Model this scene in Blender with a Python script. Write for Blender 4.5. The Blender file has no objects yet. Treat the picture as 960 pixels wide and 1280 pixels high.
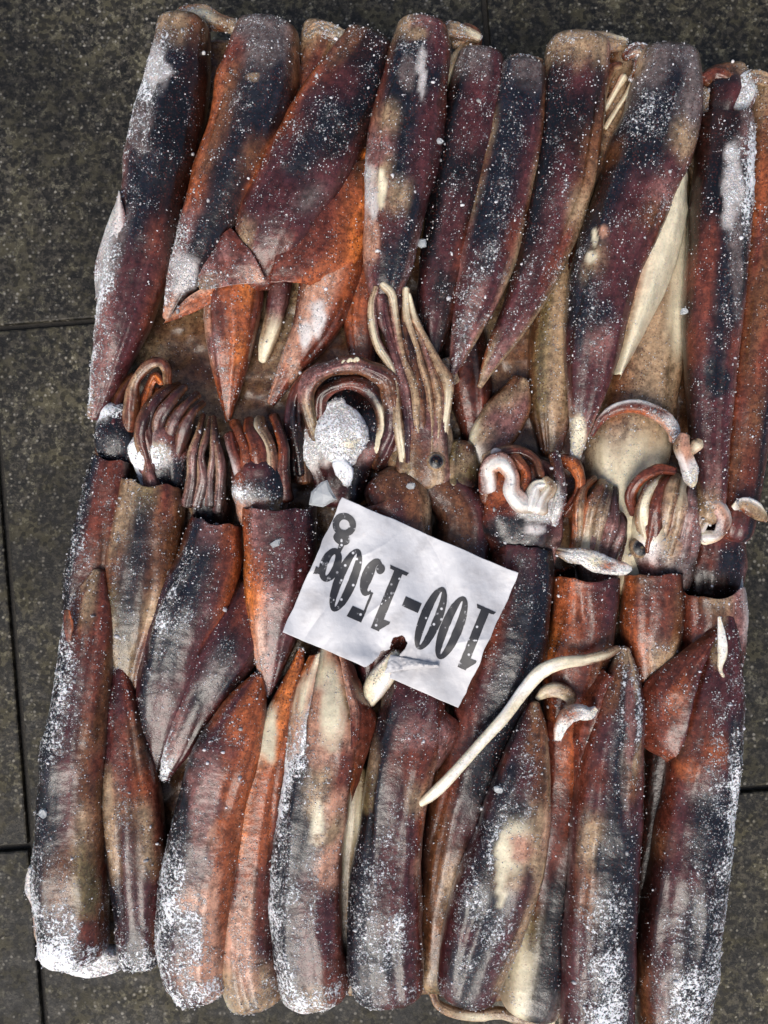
import bpy, math, random
import numpy as np

random.seed(7)
RNG = np.random.default_rng(7)
SC = bpy.context.scene
COL = SC.collection
rad = math.radians

# ------------------------------------------------------------------ camera, light, exposure
H = 0.50                       # camera height above the tiles (m)
FPX = 1083.0                   # focal length in plan units
cam_d = bpy.data.cameras.new('camera'); cam = bpy.data.objects.new('camera', cam_d); COL.objects.link(cam)
cam.location = (0, 0, H); cam.rotation_euler = (0, 0, 0)
cam_d.sensor_fit = 'HORIZONTAL'; cam_d.sensor_width = 36; cam_d.lens = 36 * FPX / 960
cam_d.clip_start = 0.01; cam_d.clip_end = 50
SC.camera = cam
SUN_EL, SUN_AZ = rad(52), rad(200)      # azimuth clockwise from +Y
w = bpy.data.worlds.new('World'); SC.world = w; w.use_nodes = True
nt = w.node_tree; bg = nt.nodes['Background']
sky = nt.nodes.new('ShaderNodeTexSky'); sky.sky_type = 'NISHITA'; sky.sun_disc = False
sky.sun_elevation = SUN_EL; sky.sun_rotation = SUN_AZ; sky.dust_density = 4.0; sky.air_density = 1.0
nt.links.new(sky.outputs[0], bg.inputs[0]); bg.inputs[1].default_value = 0.10
sl = bpy.data.lights.new('sun', 'SUN'); sun = bpy.data.objects.new('sun', sl); COL.objects.link(sun)
sl.energy = 1.9; sl.angle = rad(34); sl.color = (1.0, 0.965, 0.91)
sun.rotation_euler = (math.pi / 2 - SUN_EL, 0, math.pi - SUN_AZ)
sun.location = (0, 0, 3)
SC.view_settings.view_transform = 'Standard'; SC.view_settings.look = 'None'
SC.view_settings.exposure = 0.5; SC.view_settings.gamma = 1.0
SC.render.engine = 'CYCLES'; SC.cycles.use_denoising = True
SC.cycles.max_bounces = 6; SC.cycles.transparent_max_bounces = 6

def P(x, y, z):
    s = (H - z) / FPX
    return np.stack(np.broadcast_arrays((x - 480) * s, (640 - y) * s, z), -1)

# ------------------------------------------------------------------ numpy noise
_perm = np.random.default_rng(3).random(65536).astype(np.float64)
def _h(ix, iy, iz):
    k = (ix * 73856093) ^ (iy * 19349663) ^ (iz * 83492791)
    return _perm[(k ^ (k >> 13)) & 65535]
def vnoise(p):
    i = np.floor(p).astype(np.int64); f = p - i; f = f * f * (3 - 2 * f)
    r = 0
    for dx in (0, 1):
        for dy in (0, 1):
            for dz in (0, 1):
                wgt = (f[..., 0] if dx else 1 - f[..., 0]) * (f[..., 1] if dy else 1 - f[..., 1]) * (f[..., 2] if dz else 1 - f[..., 2])
                r = r + wgt * _h(i[..., 0] + dx, i[..., 1] + dy, i[..., 2] + dz)
    return r * 2 - 1
def fbm(p, o=3):
    a, r = 0.6, 0
    for k in range(o):
        r = r + a * vnoise(p * (2.03 ** k) + 17.3 * k); a *= 0.5
    return r

# ------------------------------------------------------------------ materials
class NT:
    def __init__(s, name):
        s.m = bpy.data.materials.new(name); s.m.use_nodes = True; s.t = s.m.node_tree
        s.b = s.t.nodes['Principled BSDF']
    def n(s, typ, **kw):
        nd = s.t.nodes.new('ShaderNode' + typ)
        for k, v in kw.items():
            if k.startswith('i_'):
                nd.inputs[k[2:].replace('_', ' ')].default_value = v
            else: setattr(nd, k, v)
        return nd
    def l(s, a, b): s.t.links.new(a, b)
    def math(s, op, a, b=None, c=None):
        nd = s.n('Math', operation=op)
        for i, v in enumerate((a, b, c)):
            if v is None: continue
            if isinstance(v, (int, float)): nd.inputs[i].default_value = v
            else: s.l(v, nd.inputs[i])
        return nd.outputs[0]
    def ss(s, v, a, b, lo=0.0, hi=1.0):
        nd = s.n('MapRange', interpolation_type='SMOOTHSTEP')
        s.l(v, nd.inputs[0])
        for i, x in enumerate((a, b, lo, hi)): nd.inputs[i + 1].default_value = x
        return nd.outputs[0]
    def mix(s, f, a, b, mode='MIX'):
        nd = s.n('Mix', data_type='RGBA', blend_type=mode)
        for i, v in ((0, f), (6, a), (7, b)):
            if isinstance(v, (int, float)): nd.inputs[i].default_value = v
            elif isinstance(v, tuple): nd.inputs[i].default_value = (*v, 1)
            else: s.l(v, nd.inputs[i])
        return nd.outputs[2]
    def noise(s, vec, scale, det=3.0, rough=0.55):
        nd = s.n('TexNoise'); s.l(vec, nd.inputs['Vector'])
        nd.inputs['Scale'].default_value = scale; nd.inputs['Detail'].default_value = det; nd.inputs['Roughness'].default_value = rough
        return nd.outputs[0]
    def vor(s, vec, scale, rnd=1.0):
        nd = s.n('TexVoronoi'); s.l(vec, nd.inputs['Vector']); nd.inputs['Scale'].default_value = scale
        nd.inputs['Randomness'].default_value = rnd
        return nd
    def bump(s, h, strength, dist, prev=None):
        nd = s.n('Bump'); s.l(h, nd.inputs['Height'])
        nd.inputs['Strength'].default_value = strength; nd.inputs['Distance'].default_value = dist
        if prev is not None: s.l(prev, nd.inputs['Normal'])
        return nd.outputs[0]

def skin_material():
    k = NT('frozen_squid_skin')
    pos = k.n('NewGeometry').outputs['Position']
    at = k.n('Attribute', attribute_name='skin'); A = at.outputs['Alpha']; c = at.outputs['Color']
    n1 = k.noise(pos, 120, 6, 0.62); n2 = k.noise(pos, 900, 3, 0.65); n3 = k.noise(pos, 300, 5, 0.65); n4 = k.noise(pos, 1500, 2)
    val = k.math('MULTIPLY', k.ss(n3, 0.3, 0.7, 0.5, 1.5), k.ss(n2, 0.3, 0.7, 0.78, 1.25))
    sc_ = k.n('SeparateColor'); k.l(c, sc_.inputs[0]); lum = k.ss(sc_.outputs[1], 0.12, 0.36, 1.0, 0.22)
    val = k.math('MULTIPLY_ADD', k.math('SUBTRACT', val, 1.0), lum, 1.0)
    g = k.n('CombineColor'); [k.l(val, g.inputs[i]) for i in range(3)]
    c1 = k.mix(1.0, c, g.outputs[0], 'MULTIPLY')
    # chromatophore dots
    v = k.vor(pos, 720); dots = k.ss(v.outputs['Distance'], 0.2, 0.42, 0.85, 0.0)
    c2 = k.mix(k.math('MULTIPLY', k.math('MULTIPLY', dots, lum), k.ss(n1, 0.35, 0.6, 0.3, 1.0)), c1, (0.06, 0.014, 0.010))
    # hoar frost: granular crust where the frost weight is high, thin dust elsewhere
    nf = k.noise(pos, 620, 4, 0.72); ng = k.noise(pos, 1300, 2, 0.6)
    fine = k.math('ADD', k.math('MULTIPLY', nf, 0.55), k.math('ADD', k.math('MULTIPLY', ng, 0.25), k.math('MULTIPLY', n1, 0.2)))
    fro = k.ss(k.math('ADD', fine, k.math('MULTIPLY', A, 0.30)), 0.640, 0.715)
    dust = k.ss(k.math('ADD', k.math('MULTIPLY_ADD', A, 0.35, k.math('MULTIPLY', n4, 0.7)), k.math('MULTIPLY', n1, 0.75)), 0.90, 1.15, 0.0, 0.22)
    def specks(scale, off, amp):
        v2 = k.vor(pos, scale); sp = k.n('SeparateColor'); k.l(v2.outputs['Color'], sp.inputs[0])
        thr = k.math('ADD', k.math('SUBTRACT', k.math('ADD', sp.outputs[0], k.math('MULTIPLY', A, 0.4)), off),
                     k.math('MULTIPLY', k.math('SUBTRACT', n1, 0.5), 1.3))
        dd = k.math('SUBTRACT', k.math('MULTIPLY', thr, 0.9), v2.outputs['Distance'])
        return k.math('MULTIPLY', k.ss(dd, -0.05, 0.14), k.ss(sp.outputs[1], 0, 1, 0.2, amp))
    speck = k.math('MAXIMUM', specks(1000, 0.69, 0.85), specks(560, 0.85, 0.9))
    fm = k.math('MAXIMUM', k.math('MAXIMUM', k.math('MULTIPLY', fro, 0.92), speck), dust)
    c3 = k.mix(fm, c2, (0.82, 0.83, 0.85))
    k.l(c3, k.b.inputs['Base Color'])
    k.l(k.ss(fm, 0, 0.6, 0.33, 0.62), k.b.inputs['Roughness'])
    k.b.inputs['Specular IOR Level'].default_value = 0.22
    cw = k.ss(fm, 0.15, 0.65, 0.65, 0.08); k.l(cw, k.b.inputs['Coat Weight']); k.b.inputs['Coat Roughness'].default_value = 0.10; k.b.inputs['Coat IOR'].default_value = 1.42
    k.b.inputs['Subsurface Weight'].default_value = 0.16
    k.b.inputs['Subsurface Radius'].default_value = (1.0, 0.35, 0.2); k.b.inputs['Subsurface Scale'].default_value = 0.002
    b = k.bump(n3, 0.35, 0.0007)
    b = k.bump(n2, 0.25, 0.0004, b)
    b = k.bump(fm, 1.0, 0.0008, b)
    k.l(b, k.b.inputs['Normal'])
    cb = k.bump(n1, 0.4, 0.0024); cb = k.bump(n3, 0.2, 0.0008, cb); k.l(cb, k.b.inputs['Coat Normal'])
    return k.m

def grain_material():
    k = NT('frost_grain_ice')
    at = k.n('Attribute', attribute_name='skin')
    k.l(at.outputs['Color'], k.b.inputs['Base Color'])
    k.b.inputs['Roughness'].default_value = 0.25
    k.b.inputs['Transmission Weight'].default_value = 0.25; k.b.inputs['IOR'].default_value = 1.31
    return k.m

def granite_material():
    k = NT('dark_granite')
    tc = k.n('NewGeometry').outputs['Position']
    n0 = k.noise(tc, 9, 3); na = k.noise(tc, 55, 5, 0.7); nb = k.noise(tc, 210, 6, 0.8); nc = k.noise(tc, 520, 3, 0.7); nd = k.noise(tc, 125, 6, 0.78)
    v2 = k.vor(tc, 460); sp2 = k.n('SeparateColor'); k.l(v2.outputs['Color'], sp2.inputs[0])
    base = k.mix(k.ss(nb, 0.43, 0.60), (0.0025, 0.0024, 0.0018), (0.052, 0.046, 0.035))
    base = k.mix(k.ss(na, 0.46, 0.62, 0, 0.6), base, (0.078, 0.070, 0.042))
    base = k.mix(k.math('MULTIPLY', k.ss(nd, 0.52, 0.62), k.ss(nc, 0.38, 0.62, 0.05, 0.55)), base, (0.21, 0.195, 0.135))
    pale = k.math('MULTIPLY', k.ss(sp2.outputs[1], 0.78, 0.9), k.ss(v2.outputs['Distance'], 0.55, 0.2))
    base = k.mix(k.math('MULTIPLY', pale, 0.7), base, (0.26, 0.245, 0.21))
    drk = k.ss(sp2.outputs[2], 0.66, 0.8, 0, 0.75)
    base = k.mix(drk, base, (0.006, 0.0055, 0.0045))
    oi = k.n('ObjectInfo')
    tint = k.mix(oi.outputs['Random'], (0.92, 0.92, 0.95), (1.12, 1.08, 0.98))
    base = k.mix(1.0, base, tint, 'MULTIPLY')
    st = k.ss(n0, 0.38, 0.64, 0.55, 1.35)
    g = k.n('CombineColor'); [k.l(st, g.inputs[i]) for i in range(3)]
    base = k.mix(1.0, base, g.outputs[0], 'MULTIPLY')
    k.l(base, k.b.inputs['Base Color'])
    k.l(k.ss(na, 0.35, 0.7, 0.5, 0.8), k.b.inputs['Roughness']); k.b.inputs['Specular IOR Level'].default_value = 0.3
    b = k.bump(nb, 0.5, 0.0009); b = k.bump(nc, 0.5, 0.0005, b); k.l(b, k.b.inputs['Normal'])
    return k.m

def grout_material():
    k = NT('dirty_grout'); tc = k.n('NewGeometry').outputs['Position']
    k.l(k.mix(k.noise(tc, 150, 4), (0.006, 0.005, 0.004), (0.03, 0.026, 0.02)), k.b.inputs['Base Color'])
    k.b.inputs['Roughness'].default_value = 0.8
    k.l(k.bump(k.noise(tc, 400, 4), 0.8, 0.001), k.b.inputs['Normal'])
    return k.m

def paper_material():
    k = NT('damp_paper'); tc = k.n('NewGeometry').outputs['Position']
    n1 = k.noise(tc, 45, 5, 0.6); n2 = k.noise(tc, 220, 4); n3 = k.noise(tc, 14, 2)
    c = k.mix(k.ss(n1, 0.46, 0.7, 0, 0.7), (0.55, 0.55, 0.57), (0.33, 0.32, 0.33))
    c = k.mix(k.ss(n2, 0.56, 0.8, 0, 0.35), c, (0.60, 0.55, 0.53))
    c = k.mix(k.ss(n3, 0.5, 0.7, 0, 0.3), c, (0.62, 0.59, 0.56))
    k.l(c, k.b.inputs['Base Color']); k.b.inputs['Roughness'].default_value = 0.5
    k.b.inputs['Coat Weight'].default_value = 0.15; k.b.inputs['Coat Roughness'].default_value = 0.3
    b = k.bump(n1, 0.35, 0.003); b = k.bump(n2, 0.2, 0.0006, b); k.l(b, k.b.inputs['Normal'])
    return k.m

def ink_material():
    k = NT('black_ink'); tc = k.n('NewGeometry').outputs['Position']
    n1 = k.noise(tc, 260, 4, 0.65); n2 = k.noise(tc, 50, 2)
    v = k.vor(tc, 520); sp = k.n('SeparateColor'); k.l(v.outputs['Color'], sp.inputs[0])
    f = k.ss(k.math('ADD', n1, k.math('MULTIPLY', n2, 0.5)), 0.86, 1.0, 0, 0.8)
    f = k.math('MAXIMUM', f, k.math('MULTIPLY', k.ss(sp.outputs[0], 0.86, 0.92), k.ss(v.outputs['Distance'], 0.45, 0.2)))
    k.l(k.mix(f, (0.02, 0.02, 0.024), (0.6, 0.6, 0.62)), k.b.inputs['Base Color'])
    k.b.inputs['Roughness'].default_value = 0.5
    return k.m

def ice_material(name, col, trans, rough):
    k = NT(name); tc = k.n('NewGeometry').outputs['Position']
    n1 = k.noise(tc, 300, 4)
    k.l(k.mix(n1, tuple(x * 0.8 for x in col), col), k.b.inputs['Base Color'])
    k.b.inputs['Roughness'].default_value = rough; k.b.inputs['Transmission Weight'].default_value = trans
    k.b.inputs['IOR'].default_value = 1.31
    k.l(k.bump(n1, 0.5, 0.0006), k.b.inputs['Normal'])
    return k.m

M_SKIN = skin_material(); M_GRAIN = grain_material(); M_GRANITE = granite_material(); M_GROUT = grout_material()
M_PAPER = paper_material(); M_INK = ink_material(); M_ICE = ice_material('clear_ice', (0.82, 0.86, 0.88), 0.6, 0.25)

PAL = {'K': (0.003, 0.0033, 0.0045), 'N': (0.0065, 0.0078, 0.0125), 'D': (0.015, 0.006, 0.0045), 'R': (0.115, 0.028, 0.016),
       'V': (0.060, 0.0165, 0.018), 'M': (0.19, 0.085, 0.075), 'B': (0.125, 0.050, 0.022), 'O': (0.27, 0.070, 0.024),
       'Y': (0.45, 0.13, 0.030), 'T': (0.29, 0.195, 0.115), 'C': (0.72, 0.64, 0.46), 'G': (0.11, 0.085, 0.08),
       'W': (0.62, 0.57, 0.55), 'E': (0.15, 0.108, 0.05), 'I': (0.80, 0.77, 0.72), 'P': (0.46, 0.24, 0.16)}

# ------------------------------------------------------------------ mesh helpers
def mesh_obj(name, V, F, mat, parent=None, colr=None, smooth=True):
    """V (n,3) world, F list/array of quads or tris; parented pieces are stored relative to their thing"""
    org = np.array(parent['_org']) if parent is not None and '_org' in parent else np.zeros(3)
    me = bpy.data.meshes.new(name)
    F = [np.asarray(F)] if not isinstance(F, list) else [np.asarray(f) for f in F if len(f)]
    nl = sum(f.size for f in F); npoly = sum(len(f) for f in F)
    me.vertices.add(len(V)); me.loops.add(nl); me.polygons.add(npoly)
    me.vertices.foreach_set('co', (V - org).astype(np.float32).ravel())
    me.loops.foreach_set('vertex_index', np.concatenate([f.ravel() for f in F]).astype(np.int32))
    tot = np.concatenate([np.full(len(f), f.shape[1]) for f in F])
    me.polygons.foreach_set('loop_start', np.concatenate([[0], np.cumsum(tot)[:-1]]).astype(np.int32))
    me.polygons.foreach_set('use_smooth', np.full(npoly, smooth))
    if colr is not None:
        a = me.attributes.new('skin', 'FLOAT_COLOR', 'POINT'); a.data.foreach_set('color', colr.astype(np.float32).ravel())
    me.materials.append(mat); me.update(calc_edges=True); me.validate()
    o = bpy.data.objects.new(name, me); COL.objects.link(o)
    if parent is not None:
        o.parent = parent
    return o

def thing(name, label, cat, loc, group=None):
    o = bpy.data.objects.new(name, None); COL.objects.link(o); o.empty_display_size = 0.01
    o.location = loc; o['_org'] = tuple(float(x) for x in loc)
    o['label'] = label; o['category'] = cat
    if group: o['group'] = group
    return o

def catmull(pts, n_per=24):
    p = np.asarray(pts, float)
    q = np.vstack([2 * p[0] - p[1], p, 2 * p[-1] - p[-2]])
    out = []
    t = np.linspace(0, 1, n_per, endpoint=False)[:, None]
    for i in range(1, len(q) - 2):
        a, b, c, d = q[i - 1], q[i], q[i + 1], q[i + 2]
        out.append(0.5 * (2 * b + (c - a) * t + (2 * a - 5 * b + 4 * c - d) * t ** 2 + (3 * b - a - 3 * c + d) * t ** 3))
    out.append(p[-1:])
    return np.vstack(out)

def resample(pts, n):
    c = catmull(pts)
    d = np.r_[0, np.cumsum(np.hypot(*(np.diff(c[:, :2], axis=0).T)))]
    s = np.linspace(0, d[-1], n)
    return np.stack([np.interp(s, d, c[:, k]) for k in range(c.shape[1])], 1), d[-1]

def grid_paint(grid, frost, s, t, pos, warp=1.0, L=0.12):
    rows = grid.split(); G = np.array([[PAL[ch] for ch in r] for r in rows])
    fr = frost.split(); Fr = np.array([[int(ch) / 9 for ch in r] for r in fr])
    def samp(A, s, t):
        R, C = A.shape[:2]
        u = np.clip((s + 1) / 2, 0, 1) * (C - 1); v = np.clip(t, 0, 1) * (R - 1)
        u = np.clip(u + 0.30 * warp * w1 * min(1, (C - 1)), 0, C - 1); v = np.clip(v + 0.38 * warp * w2 * min(1, R - 1), 0, R - 1)
        i = np.minimum(u.astype(int), max(C - 2, 0)); j = np.minimum(v.astype(int), max(R - 2, 0))
        fu = u - i; fv = v - j; fu = fu * fu * (3 - 2 * fu); fv = fv * fv * (3 - 2 * fv)
        i2 = np.minimum(i + 1, C - 1); j2 = np.minimum(j + 1, R - 1)
        if A.ndim == 3: fu = fu[..., None]; fv = fv[..., None]
        return (A[j, i] * (1 - fu) + A[j, i2] * fu) * (1 - fv) + (A[j2, i] * (1 - fu) + A[j2, i2] * fu) * fv
    seed = pos[..., 0] * 0 + pos.reshape(-1, 3)[:, 0].mean() * 731 + pos.reshape(-1, 3)[:, 1].mean() * 517
    ul = np.stack([s * 2.9 + 7, t * L * 24, seed], -1); uf = np.stack([s * 9, t * L * 60, seed + 5], -1); uh = np.stack([s * 22, t * L * 130, seed + 9], -1)
    w1 = fbm(ul, 4) + 0.4 * fbm(uf, 3) + 0.2 * fbm(uh, 2); w2 = fbm(ul + 31, 3) + 0.4 * fbm(uf + 11, 2)
    c = samp(G, s, t); f = samp(Fr, s, t)
    streak = fbm(np.stack([s * 8, t * L * 26, seed + 3], -1), 3)
    c = c * np.clip(1 + np.where(c[..., 1] > 0.25, 0.3, 1.0) * (0.5 * streak + 0.28 * fbm(uf + 50, 3) + 0.15 * fbm(uh, 2) + 0.35 * fbm(pos * 260, 3)), 0.2, 2.4)[..., None]
    return np.concatenate([np.clip(c, 0.002, 1), np.clip(0.88 * f + 0.12 * w2 * (f > 0.03), 0, 1)[..., None]], -1)

SURF = []
def surf_z(x, y):
    if not isinstance(SURF[0], tuple):
        v = np.vstack(SURF); SURF.insert(0, (480 + v[:, 0] * FPX / (H - v[:, 2]), 640 - v[:, 1] * FPX / (H - v[:, 2]), v[:, 2]))
    a, b, z = SURF[0]; k = np.hypot(a - x, b - y) < 5
    return float(z[k].max()) if k.any() else 0.05

def tube(spine, z, grid, frost, hr=0.86, start='round', end='tip', nth=60, step=0.0011, lump=0.08, sup=0.8, fine=1.0, patches=()):
    """swept mantle / head / arm. spine: (x, y, half width) plan points; z: centre height at each end, or one per point"""
    sp = np.asarray(spine, float)
    if nth >= 60: sp[:, 2] *= 0.965
    zz = np.full(len(sp), z) if np.isscalar(z) else (np.linspace(z[0], z[1], len(sp)) if len(z) == 2 else np.asarray(z, float))
    pl = np.column_stack([sp, zz])
    _, L = resample(pl, 10)
    n = int(max(10, L * 0.00041 / step))
    q, _ = resample(pl, n)
    c = P(q[:, 0], q[:, 1], q[:, 3]); a = np.maximum(q[:, 2], 0.6) * (H - q[:, 3]) / FPX
    tg = np.gradient(c, axis=0); tg /= np.linalg.norm(tg, axis=1)[:, None] + 1e-12
    t = np.linspace(0, 1, n); ins = np.zeros(n)
    def cap(kind, first):
        e, r0, tdir = (0, a[0], -tg[0]) if first else (-1, a[-1], tg[-1])
        if kind == 'tip':
            ph = np.linspace(0, 1, 5)[1:]; k = np.sqrt(np.maximum(1 - ph ** 2, 0.0004))
            return [(c[e] + tdir * r0 * 0.9 * p, r0 * kk, tg[e], t[e], 0) for p, kk in zip(ph, k)]
        if kind == 'round':
            ph = np.linspace(0, math.pi / 2, 11)[1:]
            return [(c[e] + tdir * r0 * 0.55 * math.sin(p), max(r0 * math.cos(p) ** 0.75, 0.0001), tg[e], t[e], 0) for p in ph]
        # cut: lip that turns inwards
        return [(c[e] + tdir * r0 * o, r0 * k, tg[e], t[e], i) for o, k, i in
                ((0.02, 0.985, 0), (0.0, 0.95, 0.3), (-0.06, 0.90, 0.8), (-0.25, 0.84, 1), (-0.6, 0.6, 1), (-0.62, 0.02, 1))]
    A0 = cap(start, True)[::-1]; A1 = cap(end, False)
    def cat(x0, x1, k): 
        return np.concatenate([np.array([v[k] for v in A0]).reshape(len(A0), *x1.shape[1:]), x1, np.array([v[k] for v in A1]).reshape(len(A1), *x1.shape[1:])])
    a_mid = a.copy()
    c = cat(None, c, 0); a = cat(None, a, 1); tg = cat(None, tg, 2); t = cat(None, t, 3); ins = cat(None, ins, 4)
    n = len(c)
    if nth >= 60: a = a * (1 + 0.045 * vnoise(np.stack([t * L * 0.00041 * 45, np.full(n, c.mean() * 991), np.zeros(n)], -1)))
    lat = np.cross(np.array([0, 0, 1.0]), tg); lat /= np.linalg.norm(lat, axis=1)[:, None] + 1e-12
    if (lat[:, 0].sum() if abs(lat[:, 0].sum()) > 0.3 * n else lat[:, 0].sum()) < 0: lat = -lat
    up = np.cross(tg, lat); sg = np.sign(up[:, 2].sum()) or 1; up = up * sg
    k = int(nth * 0.72)
    th = np.r_[np.linspace(-0.25, math.pi + 0.25, k, endpoint=False), np.linspace(math.pi + 0.25, 2 * math.pi - 0.25, nth - k, endpoint=False)]
    ct, st = np.cos(th), np.sin(th)
    cx = np.sign(ct) * np.abs(ct) ** sup; cz = np.sign(st) * np.abs(st) ** sup
    base = c[:, None] + lat[:, None] * (cx[None, :, None] * a[:, None, None]) + up[:, None] * (cz[None, :, None] * (a * hr)[:, None, None])
    nrm = lat[:, None] * ct[None, :, None] + up[:, None] * st[None, :, None]
    s = np.broadcast_to(ct[None, :], base.shape[:2]); tt = np.broadcast_to(t[:, None], base.shape[:2])
    Lm = L * 0.00041
    colr = grid_paint(grid, frost, s, tt, base, L=Lm)
    if len(patches):
        ax = 480 + base[..., 0] * FPX / (H - base[..., 2]); ay = 640 - base[..., 1] * FPX / (H - base[..., 2])
        e1 = fbm(base * 150, 3); e2 = fbm(base * 150 + 60, 3)
        for (x_, y_, rx, ry, ch, fr_) in patches:
            dd = np.hypot((ax - x_) / rx + 0.55 * e1, (ay - y_) / ry + 0.45 * e2)
            m_ = np.clip((1.3 - dd) / 0.65, 0, 1) * (nrm[..., 2] > -0.2)
            m_ = m_ * m_ * (3 - 2 * m_)
            if ch != '.': colr[..., :3] = colr[..., :3] * (1 - m_[..., None]) + np.array(PAL[ch]) * (0.9 + 0.25 * e2[..., None]) * m_[..., None]
            colr[..., 3] = colr[..., 3] * (1 - m_) + 0.6 * fr_ / 9 * m_
    if ins.max() > 0:
        k3 = ins[:, None, None]
        colr[..., :3] = np.where(k3 > 0.5, colr[..., :3] * 0 + np.array(PAL['D']), colr[..., :3]); colr[..., 3] *= (ins < 0.5)[:, None]
    f = colr[..., 3]
    d = lump * a[:, None] * (0.9 * fbm(base * 55, 2) + 0.8 * fbm(np.stack([s * 2.2, tt * Lm * 32, base[..., 2] * 0 + c.mean() * 633], -1), 3))
    rid = vnoise(np.stack([s * 5 + 9, tt * Lm * 14, base[..., 2] * 0 + c.mean() * 977], -1))
    d = d + 0.035 * a[:, None] * rid
    d = d + fine * (0.00012 * vnoise(base * 1100) + f * (0.0009 * np.maximum(fbm(base * 480, 3), -0.25) + 0.0004 * np.maximum(fbm(base * 150, 2), 0)))
    if nth >= 60:
        for _k in range(3):
            u0, u1, u2, dep = RNG.uniform(-0.75, 0.75), RNG.uniform(0, 1), RNG.uniform(0.12, 0.4), RNG.uniform(0.03, 0.09)
            path = u0 + 0.3 * vnoise(np.stack([tt * Lm * 18, tt * 0 + _k * 7.7 + u0 * 50, tt * 0], -1))
            d = d - dep * a[:, None] * np.exp(-((s - path) / 0.085) ** 2) * np.exp(-((tt - u1) / u2) ** 2) * (np.sin(th)[None, :] > 0)
            d = d + 0.6 * dep * a[:, None] * np.exp(-((s - path - 0.2) / 0.13) ** 2) * np.exp(-((tt - u1) / u2) ** 2) * (np.sin(th)[None, :] > 0)
    dm = np.minimum(1, a / (a_mid.max() * 0.35))[:, None]
    V = base + nrm * (d * dm)[..., None]
    if start == 'cut':
        wv = 0.17 * vnoise(np.stack([ct * 1.7, st * 1.7, ct * 0 + c.mean() * 457], -1)) + 0.04 * vnoise(np.stack([ct * 5, st * 5, ct * 0 + c.mean() * 257], -1))
        dk = np.exp(-np.maximum(np.arange(n) - len(A0), 0) / 5.0)[:, None] * (np.arange(n) >= len(A0) - 3)[:, None]
        V = V + tg[:, None] * (dk * wv[None] * a[len(A0)])[..., None]
    idx = np.arange(n * nth).reshape(n, nth)
    qd = np.stack([idx[:-1], np.roll(idx[:-1], -1, 1), np.roll(idx[1:], -1, 1), idx[1:]], -1).reshape(-1, 4)
    e0, e1 = idx[0], idx[-1]
    Vf = np.vstack([V.reshape(-1, 3), V[0].mean(0), V[-1].mean(0)]); nV = n * nth
    t0 = np.stack([np.full(nth, nV), np.roll(e0, -1), e0], 1); t1 = np.stack([np.full(nth, nV + 1), e1, np.roll(e1, -1)], 1)
    C = np.vstack([colr.reshape(-1, 4), colr[0].mean(0), colr[-1].mean(0)])
    # orientation
    v0 = Vf[qd[len(qd) // 2]]
    nn = np.cross(v0[1] - v0[0], v0[3] - v0[0]); i_, j_ = divmod(len(qd) // 2, nth)
    if np.dot(nn, nrm[i_, j_]) < 0: qd = qd[:, ::-1]; t0 = t0[:, ::-1]; t1 = t1[:, ::-1]
    SURF.append(V.reshape(-1, 3)[::3])
    return Vf, [qd, t0, t1], C, nrm.reshape(-1, 3)

ICO_V = None
def _ico():
    g = (1 + 5 ** 0.5) / 2
    v = np.array([(-1, g, 0), (1, g, 0), (-1, -g, 0), (1, -g, 0), (0, -1, g), (0, 1, g), (0, -1, -g), (0, 1, -g), (g, 0, -1), (g, 0, 1), (-g, 0, -1), (-g, 0, 1)]) / math.hypot(1, g)
    f = np.array([(0, 11, 5), (0, 5, 1), (0, 1, 7), (0, 7, 10), (0, 10, 11), (1, 5, 9), (5, 11, 4), (11, 10, 2), (10, 7, 6), (7, 1, 8), (3, 9, 4), (3, 4, 2), (3, 2, 6), (3, 6, 8), (3, 8, 9), (4, 9, 5), (2, 4, 11), (6, 2, 10), (8, 6, 7), (9, 8, 1)])
    return v, f
IV, IF = _ico()

def grains(parent, V, C, nrm, count, smin=0.00010, smax=0.00046):
    m = len(nrm); f = C[:m, 3]; upz = np.clip(nrm[:, 2] + 0.15, 0, 1)
    cl = np.clip(fbm(V[:m] * 210 + 5, 3) * 1.6 + 0.45, 0.02, 2) ** 2
    wt = upz * cl * (0.18 + 1.6 * f); wt = np.where(np.isfinite(wt), wt, 0)
    if wt.sum() <= 0: return
    i = RNG.choice(m, count, p=wt / wt.sum())
    r = smin + (smax - smin) * RNG.random(count) ** 2.6
    pos = V[i] + RNG.normal(0, 0.0004, (count, 3)) * np.array([1, 1, 0.1]) + nrm[i] * (r * 0.2)[:, None]
    r = np.where(RNG.random(count) < 0.035, r * 2.4, r)
    sc = r[:, None, None] * (0.65 + 0.7 * RNG.random((count, 12, 1))) * (0.6 + 0.9 * RNG.random((count, 1, 3)))
    vv = pos[:, None] + IV[None] * sc
    ff = IF[None] + (np.arange(count) * 12)[:, None, None]
    b = 0.34 + 0.6 * RNG.random(count) ** 1.3
    tint = np.stack([b, b * 0.985, b * (0.97 + 0.07 * RNG.random(count)), np.ones(count)], 1)
    o = mesh_obj('frost_grains', vv.reshape(-1, 3), ff.reshape(-1, 3), M_GRAIN, parent, np.repeat(tint, 12, 0))
    o['kind'] = 'stuff'

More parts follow.
